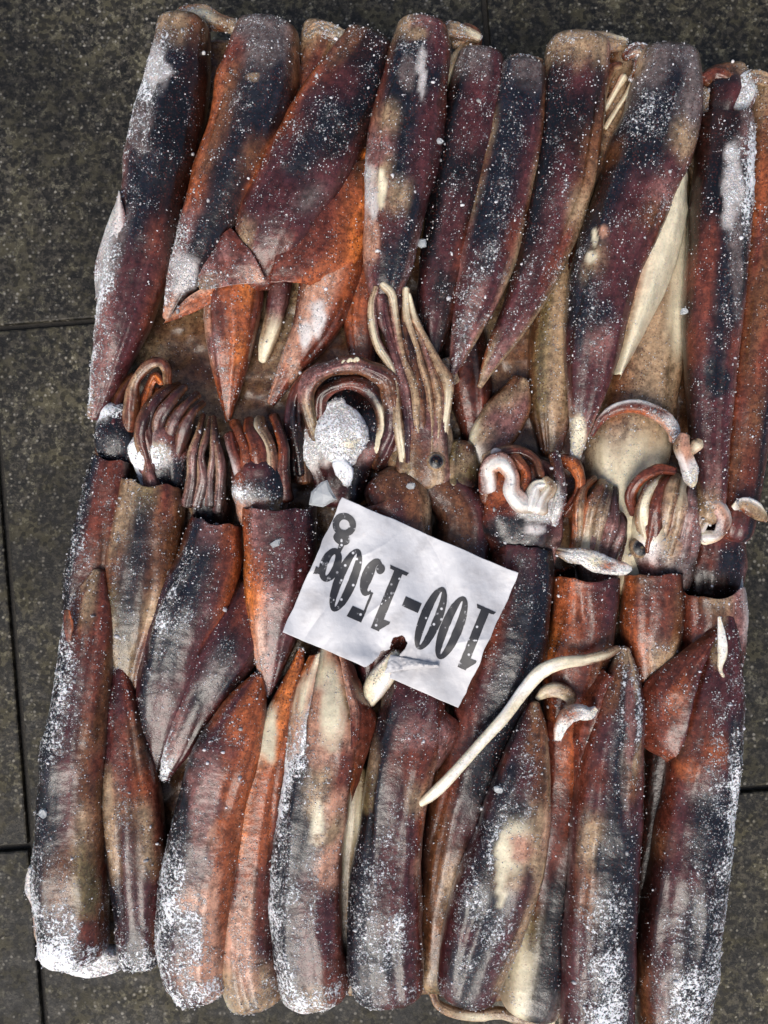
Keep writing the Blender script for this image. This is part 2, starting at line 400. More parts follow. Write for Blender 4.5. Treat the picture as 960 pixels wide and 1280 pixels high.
def loft(A, B, zA, zB, grid, frost, nu=70, nv=30, thick=0.0016, bulge=0.0, wav=0.0012):
    """fin / flap: a sheet of real thickness between a root curve A and an edge curve B (plan points)"""
    def z_(z, m): return np.full(m, z) if np.isscalar(z) else np.linspace(z[0], z[1], m) if len(z) == 2 else np.asarray(z, float)
    a, _ = resample(np.column_stack([np.asarray(A, float), z_(zA, len(A))]), nu)
    b, _ = resample(np.column_stack([np.asarray(B, float), z_(zB, len(B))]), nu)
    k = np.linspace(0, 1, nv)[None, :, None]
    g = a[:, None] * (1 - k) + b[:, None] * k
    top = P(g[..., 0], g[..., 1], g[..., 2])
    kk = np.broadcast_to(k[..., 0], top.shape[:2]); tt = np.broadcast_to(np.linspace(0, 1, nu)[:, None], top.shape[:2])
    edge = np.minimum(np.minimum(kk, 1 - kk) * 8, 1); edge = np.minimum(edge, np.minimum(tt, 1 - tt) * 8); edge = np.sqrt(np.clip(edge, 0, 1))
    top[..., 2] += bulge * np.sin(kk * math.pi) + wav * fbm(top * 90, 3)
    bot = top.copy(); bot[..., 2] -= thick * (0.15 + 0.85 * edge)
    jit = 0.0008 * fbm(top * 160 + 3, 2) * (1 - edge)
    top[..., 0] += jit; top[..., 1] += jit; bot[..., 0] += jit; bot[..., 1] += jit
    colr = grid_paint(grid, frost, kk * 2 - 1, tt, top)
    top[..., 2] += 0.0001 * vnoise(top * 1100) + colr[..., 3] * 0.0004 * np.maximum(fbm(top * 600, 2), -0.2)
    m = nu * nv; ti = np.arange(m).reshape(nu, nv); bi = ti + m
    def qs(x, flip):
        q = np.stack([x[:-1, :-1], x[1:, :-1], x[1:, 1:], x[:-1, 1:]], -1).reshape(-1, 4)
        return q[:, ::-1] if flip else q
    ring = np.r_[ti[0, :-1], ti[:-1, -1], ti[-1, :0:-1], ti[:0:-1, 0]]
    rn = np.roll(ring, -1)
    side = np.stack([ring, rn, rn + m, ring + m], -1)
    v = top
    nn = np.cross(v[1, 0] - v[0, 0], v[0, 1] - v[0, 0])[2]
    flip = nn < 0
    F = [np.vstack([qs(ti, flip), qs(bi, not flip), side if not flip else side[:, ::-1]])]
    V = np.vstack([top.reshape(-1, 3), bot.reshape(-1, 3)])
    up = np.zeros((m, 3)); up[:, 2] = 1
    return V, F, np.vstack([colr.reshape(-1, 4)] * 2), up

GROUP = 'frozen squid in the block'
DARK_SKIN = False
def squid(label, spine, z, grid, frost, n_gr=520, **kw):
    if DARK_SKIN:
        for a_, b_ in (('G', 'N'), ('W', 'N'), ('M', 'V')): grid = grid.replace(a_, b_)
        kw['patches'] = [(p[0], p[1], p[2], p[3], '.' if p[4] in 'GWI' else p[4], p[5]) for p in kw.get('patches', ())]
    sp = spine[len(spine) // 2]
    loc = P(np.float64(sp[0]), np.float64(sp[1]), np.float64(0.03))
    t = thing('frozen_squid', label, 'squid', loc, GROUP)
    V, F, C, nr = tube(spine, z, grid, frost, **kw)
    mesh_obj('mantle', V, F, M_SKIN, t, C)
    if n_gr: grains(t, V, C, nr, n_gr)
    return t
def add_tube(t, name, spine, z, grid, frost='0', n_gr=0, label=None, **kw):
    kw.setdefault('nth', 28 if max(p[2] for p in spine) < 14 else 48)
    if name == 'head':
        p0, p1 = spine[0], spine[1]; spine = [(p0[0] + 0.6 * (p0[0] - p1[0]), p0[1] + 0.6 * (p0[1] - p1[1]), p0[2] * 0.9)] + list(spine)
        grid = grid.split()[0] + ' ' + grid; frost = frost.split()[0] + ' ' + frost
        z = z - 0.006 if np.isscalar(z) else tuple(v - 0.006 for v in z); kw['lump'] = 0.26
    V, F, C, nr = tube(spine, z, grid, frost, **kw)
    o = mesh_obj(name, V, F, M_SKIN, t, C)
    if label: o['label'] = label
    if n_gr: grains(t, V, C, nr, n_gr)
    return o
def add_fin(t, A, B, zA, zB, grid, frost='0', n_gr=90, name='fin', label=None, **kw):
    V, F, C, nr = loft(A, B, zA, zB, grid, frost, **kw)
    o = mesh_obj(name, V, F, M_SKIN, t, C)
    if label: o['label'] = label
    if n_gr: grains(t, V, C, nr, n_gr)
    return o
def arm(t, pts, w0, w1, z, grid, frost='00 00', name='arm', n_gr=0, ext=0.0, **kw):
    if ext:
        (x0, y0), (x1, y1) = pts[0], pts[1]
        pts = [(x0 + (x0 - x1) * ext, y0 + (y0 - y1) * ext)] + list(pts)
        z = [z[0] - 0.003] + list(z) if not np.isscalar(z) and len(z) == len(pts) - 1 else z
    m = len(pts); sp = [(x, y, w0 + (w1 - w0) * i / (m - 1)) for i, (x, y) in enumerate(pts)]
    kw.setdefault('lump', 0.4); kw.setdefault('hr', 0.78); kw.setdefault('sup', 1.05)
    sp = [(x + RNG.normal(0, 1.5), y, ww * RNG.uniform(0.8, 1.25)) for x, y, ww in sp]; kw.setdefault('step', 0.0009)
    return add_tube(t, name, sp, z, grid, frost, n_gr=n_gr, **kw)
def eye(t, x, y, r, z):
    c = P(np.float64(x), np.float64(y), np.float64(z)); rr = r * (H - z) / FPX
    nu, nv = 24, 16; V = []; C = []
    for j in range(nv + 1):
        ph = math.pi * j / nv
        for i in range(nu):
            th = 2 * math.pi * i / nu
            V.append(c + rr * np.array([math.sin(ph) * math.cos(th), math.sin(ph) * math.sin(th), 0.7 * math.cos(ph)]))
            C.append((*PAL['E'], 0) if ph < 0.16 else (*PAL['K'], 0) if ph < 0.62 else (0.09, 0.085, 0.08, 0.0) if ph < 0.95 else (*PAL['T'], 0.2))
    ix = np.arange((nv + 1) * nu).reshape(nv + 1, nu)
    q = np.stack([ix[:-1], ix[1:], np.roll(ix[1:], -1, 1), np.roll(ix[:-1], -1, 1)], -1).reshape(-1, 4)
    mesh_obj('eye', np.array(V), q, M_SKIN, t, np.array(C))

# ------------------------------------------------------------------ the setting: tiled floor
fl = mesh_obj('floor', np.array([(-1.1, -1.1, -0.004), (1.1, -1.1, -0.004), (1.1, 1.1, -0.004), (-1.1, 1.1, -0.004)]), [np.array([[0, 1, 2, 3]])], M_GROUT)
fl['kind'] = 'structure'; fl['label'] = 'floor of dark speckled granite tiles under the squid'
fl['_org'] = (0.0, 0.0, 0.0)
TA = math.atan(0.08); SP = 650 * H / FPX
def tile_mesh():
    h = SP / 2 - 0.0017; b = 0.0011; V = []; 
    for hh, z in ((h, -0.02), (h, -b), (h - b * 0.3, -b * 0.3), (h - b, 0.0)):
        V += [(-hh, -hh, z), (hh, -hh, z), (hh, hh, z), (-hh, hh, z)]
    F = []
    for k in range(3):
        for i in range(4):
            j = (i + 1) % 4; F.append((4 * k + i, 4 * k + j, 4 * k + 4 + j, 4 * k + 4 + i))
    F.append((12, 13, 14, 15))
    return np.array(V), np.array(F)
tv, tf = tile_mesh()
cor = P(np.float64(634), np.float64(359), np.float64(0.0))
proto = None
for i in range(-3, 3):
    for j in range(-3, 3):
        if proto is None:
            proto = o = mesh_obj('granite_tile', tv, tf, M_GRANITE, fl, smooth=False)
        else:
            o = proto.copy(); COL.objects.link(o); o.parent = fl
        dx, dy = (i + 0.5) * SP, (j + 0.5) * SP
        o.location = (cor[0] + dx * math.cos(TA) - dy * math.sin(TA), cor[1] + dx * math.sin(TA) + dy * math.cos(TA), random.uniform(-0.0004, 0.0004))
        o.rotation_euler = (0, 0, TA)

# ------------------------------------------------------------------ frozen mass below the top squid
OUT = [(222, 45), (330, 40), (440, 58), (520, 42), (610, 70), (700, 68), (840, 80), (925, 105), (950, 135), (948, 300), (944, 450), (934, 640),
       (915, 740), (912, 900), (890, 1130), (868, 1262), (760, 1272), (640, 1262), (540, 1254), (470, 1254), (395, 1246), (330, 1240), (250, 1230), (160, 1196),
       (62, 1186), (52, 1110), (66, 940), (84, 790), (102, 640), (122, 470), (145, 330), (175, 180)]
def slab():
    z0 = 0.034
    pol = P(np.array([p[0] for p in OUT], float), np.array([p[1] for p in OUT], float), np.full(len(OUT), 0.03))[:, :2]
    st = 0.0018
    xs = np.arange(pol[:, 0].min() - 0.004, pol[:, 0].max() + 0.004, st); ys = np.arange(pol[:, 1].min() - 0.004, pol[:, 1].max() + 0.004, st)
    X, Y = np.meshgrid(xs, ys); ins = np.zeros(X.shape, bool); D = np.full(X.shape, 9.0)
    for k in range(len(pol)):
        a, b = pol[k], pol[(k + 1) % len(pol)]
        cr = ((a[1] > Y) != (b[1] > Y)) & (X < (b[0] - a[0]) * (Y - a[1]) / (b[1] - a[1] + 1e-12) + a[0]); ins ^= cr
        ab = b - a; tt = np.clip(((X - a[0]) * ab[0] + (Y - a[1]) * ab[1]) / (ab @ ab), 0, 1)
        D = np.minimum(D, np.hypot(X - a[0] - tt * ab[0], Y - a[1] - tt * ab[1]))
    D = np.where(ins, D, -D)
    p3 = np.stack([X, Y, X * 0], -1)
    z = np.clip((D + 0.001) * 6, -0.003, z0) 
    z = np.where(z > 0.012, z + 0.004 * fbm(p3 * 45, 3) + 0.0015 * fbm(p3 * 200, 2), z)
    V = np.stack([X, Y, z], -1); n1 = fbm(p3 * 38, 3); n2 = fbm(p3 * 90 + 9, 3)
    k = np.clip(n1 * 1.2 + 0.5, 0, 1)[..., None]; k2 = np.clip(n2 * 1.5 + 0.2, 0, 1)[..., None]
    c = np.array(PAL['B']) * (1 - k) + np.array((0.20, 0.135, 0.075)) * k
    c = c * (1 - 0.6 * k2) + np.array(PAL['D']) * 0.6 * k2
    C = np.concatenate([c, 0.15 * np.clip(n2, 0, 1)[..., None]], -1)
    ix = np.arange(X.size).reshape(X.shape)
    q = np.stack([ix[:-1, :-1], ix[:-1, 1:], ix[1:, 1:], ix[1:, :-1]], -1).reshape(-1, 4)
    keep = (D.ravel()[q] > -0.0025).any(1); q = q[keep]
    u, inv = np.unique(q, return_inverse=True)
    return V.reshape(-1, 3)[u], inv.reshape(-1, 4), C.reshape(-1, 4)[u]
V, F, C = slab()
o = mesh_obj('frozen_slab', V, F, M_SKIN, None, C)
o['label'] = 'brown frozen slab of packed squid flesh showing in the gaps beneath the squid'; o['category'] = 'frozen slab'

#SQUID
# ------------------------------------------------------------------ lowest squid seen in the gaps
t = squid('cream translucent squid belly lying bare under the curved red tentacle', [(818, 220, 40), (815, 320, 46), (806, 400, 52), (792, 500, 58), (782, 570, 54), (782, 640, 54), (786, 720, 44)], (0.029, 0.031),
      "EBTTE ETTCT ETTCT ETTCT EBTTB TBTTB TCCCT TCCCT TTCTT", "11110 12110 12210 01200 01110 01211 01310 01110", start='round', end='round', n_gr=350)
t = squid('narrow tan squid wedged left of the squid with the pale tip', [(700, 300, 20), (697, 380, 29), (692, 440, 32), (688, 510, 28), (688, 560, 16)], (0.036, 0.036),
      "DBTBD DETTB BETTB BETTB DBTMB", "00100 01210 01310 01210 01310", n_gr=240)
t = squid('small dark red squid tail showing below the two pointed tips', [(575, 420, 30), (585, 480, 30), (592, 530, 22), (592, 570, 12)], (0.036, 0.034),
      "DDDD DRDD DRRD DRDD", "0000 0000 0100 0000", n_gr=80)
t = squid('slim red orange squid tail under the arms of the long armed squid', [(462, 300, 24), (456, 360, 26), (453, 410, 24), (456, 460, 16)], (0.042, 0.038),
      "RORD OORD RORD DRRD", "0110 0110 0100 0000", n_gr=80)
t = squid('tapering orange red squid tail between the pale fins and the curled arms', [(295, 320, 34), (295, 350, 36), (291, 390, 35), (288, 440, 27), (286, 490, 14), (285, 524, 4)], (0.047, 0.040),
      "OOYOD MROYR PROOR PMOYR OROOR ROOR. ".replace('.', 'O'), "11211 31210 42210 12210 01210 01100", n_gr=320, lump=0.05, patches=[(275, 400, 8, 26, 'R', 3), (268, 430, 8, 16, 'M', 4)])
t = squid('small dark squid tail with a pale blunt tip behind the orange tails', [(354, 320, 14), (350, 360, 15), (342, 400, 13), (333, 430, 11), (329, 448, 7)], (0.042, 0.038),
      "DVVD DMVD DVMD TTCT CCCT", "0110 0110 0210 0120 0110", n_gr=120)
t = squid('bright orange squid with whitish lower half ending in a pointed tail', [(452, 190, 14), (441, 240, 28), (428, 300, 37), (413, 350, 38), (395, 405, 30), (366, 455, 18), (340, 502, 6)], (0.047, 0.042),
      "OYYYO OYYYO OOYOO RPPOR RPPRR PPORR OPRR. ".replace('.', 'D'), "00100 00000 00110 13410 14510 32100 31000", n_gr=420, lump=0.05, patches=[(398, 400, 10, 26, 'W', 4), (382, 420, 8, 20, 'W', 3), (366, 455, 8, 26, 'P', 4)])  # lower half whitened through the grid, frost weights and patches
t = squid('thin orange scrap of squid squeezed between the two leftmost broad squid', [(402, 42, 24), (388, 85, 21), (372, 130, 17), (352, 180, 12)], (0.048, 0.046),
      "TTBT OBRB OORB ROOD", "3221 1110 0110 0100", start='round', n_gr=120)
t = squid('brown squid with cream strips of arm beside the broad frosty squid', [(775, 75, 26), (770, 120, 30), (757, 190, 30), (742, 260, 26), (722, 340, 18)], (0.042, 0.040),
      "DBTBB BBTBD BEBBD DBEBD DDBBD", "12210 11210 01210 01100 00100", start='round', n_gr=220)
arm(t, [(748, 150), (758, 130), (770, 112), (780, 98)], 4, 6, (0.053, 0.056), "TCT OCT", n_gr=0)
arm(t, [(758, 160), (770, 138), (782, 118), (790, 103)], 3, 5, (0.053, 0.057), "TCB TCT")
arm(t, [(738, 175), (748, 150), (752, 118), (763, 88), (774, 82)], 6, 7, (0.052, 0.056), "BRD RBT")
t = squid('brown squid with navy side and pale rim at the outer edge of the block', [(968, 110, 26), (966, 160, 30), (960, 250, 32), (953, 350, 33), (944, 450, 32), (932, 550, 28), (922, 630, 25), (918, 660, 24)], (0.046, 0.046),
      "TTOTW BBTTW BOBNW BRBNM RBBNN RBRNM RRBNM RBRDM RRVNM", "23323 11213 00125 01125 00134 00125 00113 00112 01112", start='round', n_gr=420)
t = squid('dark red squid sunk in the dark gap left of the bottom corner squid', [(838, 900, 30), (830, 960, 28), (818, 1050, 26), (808, 1140, 26), (800, 1230, 24)], (0.038, 0.038),
      "DDRRR DDDRD DDDRD DDDRD DDRBD", "00000 00000 00000 00000 00110", end='round', n_gr=80)
t = squid('dark red squid with olive end and black stripe between two frosty ones', [(712, 860, 22), (706, 920, 32), (700, 1000, 34), (690, 1080, 34), (680, 1150, 36), (672, 1210, 42), (664, 1248, 40)], (0.042, 0.044),
      "BRROD RRORD RRODD DRRDK RVRKK ERKKE CEKNE CCKNT TCNGC", "00100 00110 01110 00100 00100 01010 01011 02112 22222", end='round', n_gr=300)
t = squid('navy and brown squid running down from the torn paper label to the bottom', [(655, 682, 40), (650, 740, 46), (632, 820, 48), (606, 900, 46), (585, 980, 46), (568, 1060, 44), (556, 1140, 40), (545, 1210, 34)], (0.047, 0.038),
      "RVVNG VVNND BRNND BVNND VRNKD BRNKK DBVND DBTRD DBBTB BTETB", "11220 11330 02320 01321 01220 01120 01210 02210 01310 01110", start='cut', n_gr=520)

# ------------------------------------------------------------------ middle row: mantles with heads
t = squid('outermost squid of the middle row with navy frosted head and curled loop arm', [(141, 574, 25), (133, 620, 31), (122, 680, 33), (112, 740, 32), (108, 800, 26)], (0.047, 0.044),
      "NNRRD NNRRD NNRBD NNDRD NKDDD", "43220 44231 35420 34310 12100", start='cut', n_gr=480)
add_tube(t, 'head', [(150, 560, 27), (149, 540, 30), (151, 518, 27)], (0.047, 0.05), "GNNND NNNKD WINRB", "34310 23210 59821", n_gr=120, start='round', end='round', hr=0.85)
arm(t, [(162, 535), (163, 505), (168, 478), (181, 458), (198, 452), (209, 462), (210, 480)], 9, 6, [0.050, 0.054, 0.058, 0.061, 0.061, 0.058, 0.052], "RBR TRB OTR BRT RBT", "00 01")
arm(t, [(178, 545), (180, 515), (186, 485), (197, 470), (205, 478)], 8, 5, (0.047, 0.053), "ROD OOB RYO")
arm(t, [(145, 530), (146, 505), (155, 485), (163, 470)], 9, 5, (0.050, 0.046), "BVD DBV")
arm(t, [(190, 540), (194, 512), (200, 490)], 8, 6, (0.042, 0.046), "RRD ODR")
t = squid('middle row squid whose head is crusted with white frost and striped arms', [(192, 604, 41), (186, 650, 46), (178, 710, 48), (170, 780, 44), (164, 840, 30), (162, 875, 18)], (0.046, 0.042),
      "BTERB RTNBB VBNBB RENTB VTERD VEBRD", "12210 12320 13310 12310 02310 01210", start='cut', n_gr=560)
add_tube(t, 'head', [(206, 590, 33), (206, 568, 38), (208, 545, 35)], (0.047, 0.053), "INNNK WIWNK IWCMR MWMRD", "86421 99932 89842 44320", n_gr=260, start='round', end='round', hr=0.85)
for pts in ([(186, 560), (183, 532), (192, 506), (208, 488), (222, 480)], [(198, 552), (203, 524), (216, 500), (232, 484)], [(211, 552), (219, 524), (233, 504), (246, 494)], [(224, 560), (232, 534), (243, 514), (254, 505)], [(182, 575), (176, 545), (182, 518), (196, 500)]):
    arm(t, pts, 10, 6, [0.054, 0.058, 0.060, 0.055, 0.047][:len(pts)], "MMD TRD BVD BDB", "310 210 000 000", n_gr=16, ext=1.0)
t = squid('middle row squid with small grey striped head under a straight cut mantle', [(271, 652, 34), (262, 700, 43), (244, 750, 46), (226, 800, 45), (210, 860, 39), (200, 910, 28), (193, 955, 14)], (0.049, 0.046),
      "RNMOR BNNRO VNNVO VNNVR VNNVD VNVVD NNVVD VVVD. ".replace('.', 'D'), "22210 14210 14320 15420 23310 13210 22210 11110", start='cut', n_gr=620)
add_tube(t, 'head', [(262, 634, 26), (258, 610, 27), (256, 585, 24)], (0.046, 0.049), "TNNDD GGNBD GNGED", "11100 33210 44220", n_gr=120, start='round', end='round', hr=0.85)
for pts in ([(238, 600), (240, 570), (248, 540), (252, 520)], [(250, 600), (252, 570), (258, 545), (262, 522)], [(264, 600), (266, 570), (268, 545), (266, 522)], [(274, 608), (276, 578), (273, 550), (268, 530)]):
    arm(t, pts, 8, 4, [0.051, 0.055, 0.055, 0.048], "MGD TMD TBD", "21 10 00", n_gr=10, ext=1.0)
t = squid('dark frosty squid tail with a white blunt tip lying over its neighbour', [(315, 735, 22), (302, 780, 36), (282, 820, 40), (258, 862, 34), (232, 915, 23), (213, 955, 12), (207, 970, 7)], (0.045, 0.052),
      "DDRRD VVRRD VVNVD VVGND MVNVD MMVDD IMMV. III..".replace('.', 'V'), "00000 11100 12310 12420 23210 43210 76410 98842", n_gr=420)
t = squid('orange and wine squid with a reddish striped head beside the paper label', [(350, 636, 46), (350, 690, 46), (347, 750, 42), (341, 805, 29), (337, 845, 14), (335, 866, 5)], (0.050, 0.052),
      "OMVVN OMVVN YOVVV YYMVD YPVVD PPMVD MMM..".replace('.', 'V'), "23211 12321 11210 11210 11100 44210 43210", start='cut', n_gr=560)
add_tube(t, 'head', [(326, 632, 33), (326, 612, 38), (326, 588, 36)], (0.050, 0.054), "PPMTM WINNK MONNK RRVNK", "43331 69542 36310 21110", n_gr=200, start='round', end='round', hr=0.85)
for pts, g in (([(300, 590), (293, 565), (288, 545)], "WRR RRR"), ([(313, 590), (307, 562), (300, 540), (296, 530)], "ORR ROR"), ([(328, 588), (323, 560), (314, 538), (310, 526)], "ROV ORR"), ([(342, 588), (338, 560), (328, 536), (322, 526)], "TRD CTB"), ([(354, 592), (353, 562), (348, 535), (343, 522)], "DRD ORD")):
    arm(t, pts, 11, 7, [0.056, 0.058, 0.054, 0.048][:len(pts)], g, "21 10", n_gr=12, ext=1.0)
t = squid('squid with a thick sucker arm coiled round a white frosted centre', [(480, 606, 30), (492, 622, 44), (494, 660, 46), (488, 720, 46), (480, 790, 40), (474, 840, 30)], (0.049, 0.044),
      "DRBBB VRVBT VRRBR VNVRD VNVRD VVRRD", "01110 02310 01210 01110 01110 01110", start='round', n_gr=260)
add_tube(t, 'head', [(424, 600, 34), (424, 570, 50), (430, 530, 52), (432, 495, 40)], (0.044, 0.046), "VVVND WIMMK MGGNK KNNKD DKKDD", "11110 76441 54331 12210 00000", n_gr=420, start='round', end='round', hr=0.65)
add_tube(t, 'frost_clump', [(420, 508, 16), (424, 522, 27), (428, 545, 33), (432, 566, 24), (436, 578, 10)], (0.0525, 0.0545), "WIIW IWWI WIIW IICW IWWI", "6767 7767 7767 7757 7776", n_gr=420, start='round', end='round', hr=0.42, lump=0.16, label='white crust of frost in the middle of the coil')
add_tube(t, 'frost_clump', [(424, 578, 10), (432, 592, 12), (434, 603, 6)], (0.055, 0.055), "IIM III", "998 999", n_gr=60, start='round', end='tip', hr=0.6, lump=0.25)
arm(t, [(398, 545), (388, 520), (384, 493), (394, 473), (415, 462), (440, 457), (463, 461), (482, 475), (493, 500), (495, 530), (488, 560), (474, 580)], 10, 13, [0.050, 0.055, 0.060, 0.062, 0.063, 0.063, 0.062, 0.060, 0.058, 0.055, 0.05, 0.045], "TEB ETD BMM BMD BMB BVB BBV DVB DVB BDN", "00 01 13 22 11 00", n_gr=60)
arm(t, [(398, 520), (402, 496), (420, 484), (444, 480), (464, 490), (476, 512), (480, 540), (474, 560)], 8, 10, [0.052, 0.056, 0.059, 0.059, 0.057, 0.054, 0.052, 0.05], "DRD RDD RRD DND BCT CCB", "00 11 10 00 00", n_gr=20)
arm(t, [(372, 590), (364, 545), (366, 505), (378, 480), (400, 464)], 14, 9, [0.044, 0.048, 0.050, 0.053, 0.054], "DKD NDD VND RRV ROR", "00 00 11", n_gr=20)
arm(t, [(384, 600), (376, 560), (376, 525), (384, 500)], 10, 9, (0.045, 0.049), "DBD DED VND")
arm(t, [(352, 600), (356, 560), (362, 520), (372, 495)], 9, 6, (0.040, 0.044), "DDK BDD")
for i in range(9):
    u = i / 8; x = 384 + 62 * u; y = 486 - 36 * math.sin(u * 1.5) ; 
    add_tube(t, 'sucker', [(x - 3 + RNG.normal(0, .5), y + 1, 2.6), (x, y - 1 + RNG.normal(0, .6), 3.0), (x + 2, y, 2.4)], 0.0665 - 0.004 * (1 - u), "TCT CCC", nth=14, step=0.0006, start='round', end='round', fine=0)
t = squid('squid with long tan arms stretched straight up and a pale eye', [(540, 596, 26), (576, 640, 33), (577, 690, 36), (575, 760, 34), (570, 830, 28)], (0.046, 0.042),
      "DDBDD DBBVD DBBVD DBRVD DVVVD", "00000 01210 01210 01100 00000", start='round', n_gr=200)
add_tube(t, 'head', [(520, 600, 36), (524, 580, 42), (528, 555, 36), (528, 520, 30)], (0.047, 0.052), "BTMTM BETTG DEBTT DMBRT", "12223 01212 01321 02310", n_gr=160, start='round', end='round', hr=0.75)
add_tube(t, 'arm_web', [(527, 595, 34), (530, 545, 29), (529, 495, 27), (518, 452, 26), (503, 412, 23), (491, 378, 15), (486, 360, 8)], [0.053, 0.0575, 0.059, 0.059, 0.059, 0.060, 0.061], "BEBTM DBVMD VDBTB DVBDB DVMVD", "01110 01210 12210 12310 12221", n_gr=90, start='round', hr=0.32, lump=0.14)
for pts, w0, w1, dz, g in (
        ([(505, 575), (500, 530), (497, 495), (488, 462), (474, 432), (466, 405), (464, 380), (471, 360)], 7.5, 4, 0.002, "TCB TTB TCM TTM"),
        ([(515, 575), (512, 530), (508, 490), (498, 455), (486, 425), (480, 400), (478, 372)], 11, 6, 0.0, "DVM NVD VMD DVM MVD"),
        ([(524, 575), (522, 530), (517, 488), (508, 455), (500, 425), (494, 395), (490, 368), (480, 356)], 7, 4, 0.003, "BTM TTD MTB TCT"),
        ([(532, 575), (530, 530), (526, 488), (518, 452), (508, 420), (502, 388)], 10, 5, 0.0, "BED NBD DBD KDD DBD"),
        ([(540, 572), (540, 530), (536, 490), (527, 455), (516, 425), (508, 395), (506, 362)], 7, 4, 0.003, "MTT BTB TTB TCT"),
        ([(547, 570), (549, 525), (550, 490), (540, 460), (530, 435), (518, 402)], 9, 4, 0.0, "ECT BTM BTB BMB TTB"),
        ([(552, 568), (556, 520), (557, 480), (548, 452), (533, 425), (520, 400), (511, 368)], 7, 3.5, 0.002, "CCT TCT TTB BTT TCT")):
    arm(t, pts, w0, w1, [v + dz * 0.4 for v in [0.055, 0.059, 0.061, 0.061, 0.061, 0.062, 0.064, 0.065][:len(pts)]], g, "11 22 11 11", n_gr=36, end='tip')
eye(t, 545, 577, 12, 0.0585)
t = squid('blunt olive brown squid stump beside the pale eye', [(574, 562, 22), (572, 585, 27), (572, 606, 25)], (0.044, 0.047), "DEBD EETE ETED DEDK", "0000 0110 0100 0000", start='round', end='round', n_gr=60)
t = squid('squid with curled white striped arms and a navy head near the label corner', [(650, 690, 40), (648, 720, 40), (645, 742, 36)], (0.0465, 0.046), "RRVNG RBVNG BVVND", "11211 11310 11210", start='cut', end='round', n_gr=100)
add_tube(t, 'head', [(655, 682, 42), (656, 660, 52), (656, 630, 52), (650, 598, 44)], (0.048, 0.054), "RNNGM KNNVM RRMVM OROVV RRBVM", "01111 01211 01212 11112 01111", patches=[(672, 640, 22, 14, 'I', 8), (640, 655, 26, 12, 'N', 3), (684, 620, 10, 20, 'W', 7), (668, 662, 12, 6, 'W', 5), (625, 612, 10, 26, 'O', 0)], n_gr=260, start='round', end='round', hr=0.72)
arm(t, [(612, 610), (614, 585), (630, 578), (638, 595), (641, 615), (649, 630), (662, 634)], 10, 11, [0.056, 0.062, 0.066, 0.067, 0.067, 0.066, 0.064], "RWR PIR PIO WIP TIW", "01 12 22 21", n_gr=40, hr=0.6)
arm(t, [(660, 633), (664, 618), (670, 608), (678, 606)], 10, 7, 0.064, "TIW CIT", "11 10", n_gr=14)
arm(t, [(672, 636), (681, 624), (686, 610), (684, 600)], 10, 7, 0.064, "WIT CTT", "12 01", n_gr=14)
arm(t, [(640, 572), (655, 590), (655, 612), (646, 620)], 9, 6, (0.060, 0.064), "ROB OOR TOR", "10 11")
arm(t, [(610, 575), (630, 565), (650, 563), (668, 574), (674, 592)], 7, 8, (0.058, 0.063), "RRT DRB DBR", "00 11")
arm(t, [(606, 625), (608, 600), (612, 580), (622, 568)], 8, 7, (0.052, 0.060), "BRT RTR WMR", "00 22")
arm(t, [(684, 660), (696, 640), (702, 615), (700, 592), (690, 570)], 10, 9, [0.054, 0.060, 0.062, 0.060, 0.056], "WGM WIM IGV VMG BVG", "46 53 34 12", n_gr=80)
arm(t, [(706, 640), (718, 620), (723, 600), (716, 582), (704, 576)], 8, 8, [0.048, 0.054, 0.057, 0.056, 0.052], "DRB RRO OYR ROR", "00 00 10")
eye(t, 630, 652, 6, 0.056)
t = squid('orange red squid with dark side under the shrivelled white scrap', [(733, 718, 42), (731, 760, 43), (724, 810, 42), (712, 860, 36), (704, 910, 26)], (0.047, 0.042),
      "OOVVK OORVK YORBD ORRRD BORRD", "12221 12210 11210 01110 01110", start='cut', n_gr=320)
add_tube(t, 'head', [(745, 700, 30), (742, 670, 36), (738, 640, 30)], (0.046, 0.051), "DGMMD BTMMD OTTGD", "01220 01341 01330", n_gr=150, start='round', end='round', hr=0.8)
for pts, g in (([(722, 665), (724, 635), (732, 612), (742, 600)], "OTB OTO RBO"), ([(734, 668), (738, 636), (746, 614), (752, 604)], "TCT OTB BRB"), ([(746, 672), (752, 642), (757, 620), (760, 608)], "CTM TTG GDN"), ([(758, 680), (766, 655), (768, 632), (766, 612)], "MGV MMD DND"), ([(768, 690), (776, 668), (776, 650), (768, 640)], "VGD DMD DDD")):
    arm(t, pts, 10, 6, [0.054, 0.059, 0.057, 0.050], g, "11 22 11", n_gr=26, ext=0.9)
t = squid('orange brown squid with striped pale head and dark round eye', [(815, 716, 37), (815, 760, 38), (814, 810, 36), (816, 855, 26)], (0.047, 0.042),
      "OBRRD ORRBD OORBD ROTTD RBTED", "11220 11210 11110 01210 01110", start='cut', n_gr=260)
add_tube(t, 'head', [(826, 706, 36), (828, 675, 40), (832, 640, 36)], (0.047, 0.053), "NMGGD TWTMG CCTMG BTTMM", "11221 12344 12453 11331", n_gr=220, start='round', end='round', hr=0.8)
for pts, g in (([(806, 650), (805, 628), (816, 606), (832, 590)], "TCR BCT RBB"), ([(816, 660), (820, 630), (828, 606), (838, 592)], "BRD RRB BRB"), ([(828, 660), (834, 628), (840, 606), (846, 596)], "TTB MTR TTB"), ([(842, 662), (848, 632), (852, 612), (852, 600)], "MTB BTM TCT"), ([(856, 668), (862, 640), (864, 618), (862, 606)], "MGM GMM MGD")):
    arm(t, pts, 10, 6, [0.057, 0.061, 0.059, 0.052], g, "12 23 11", n_gr=30, ext=0.9)
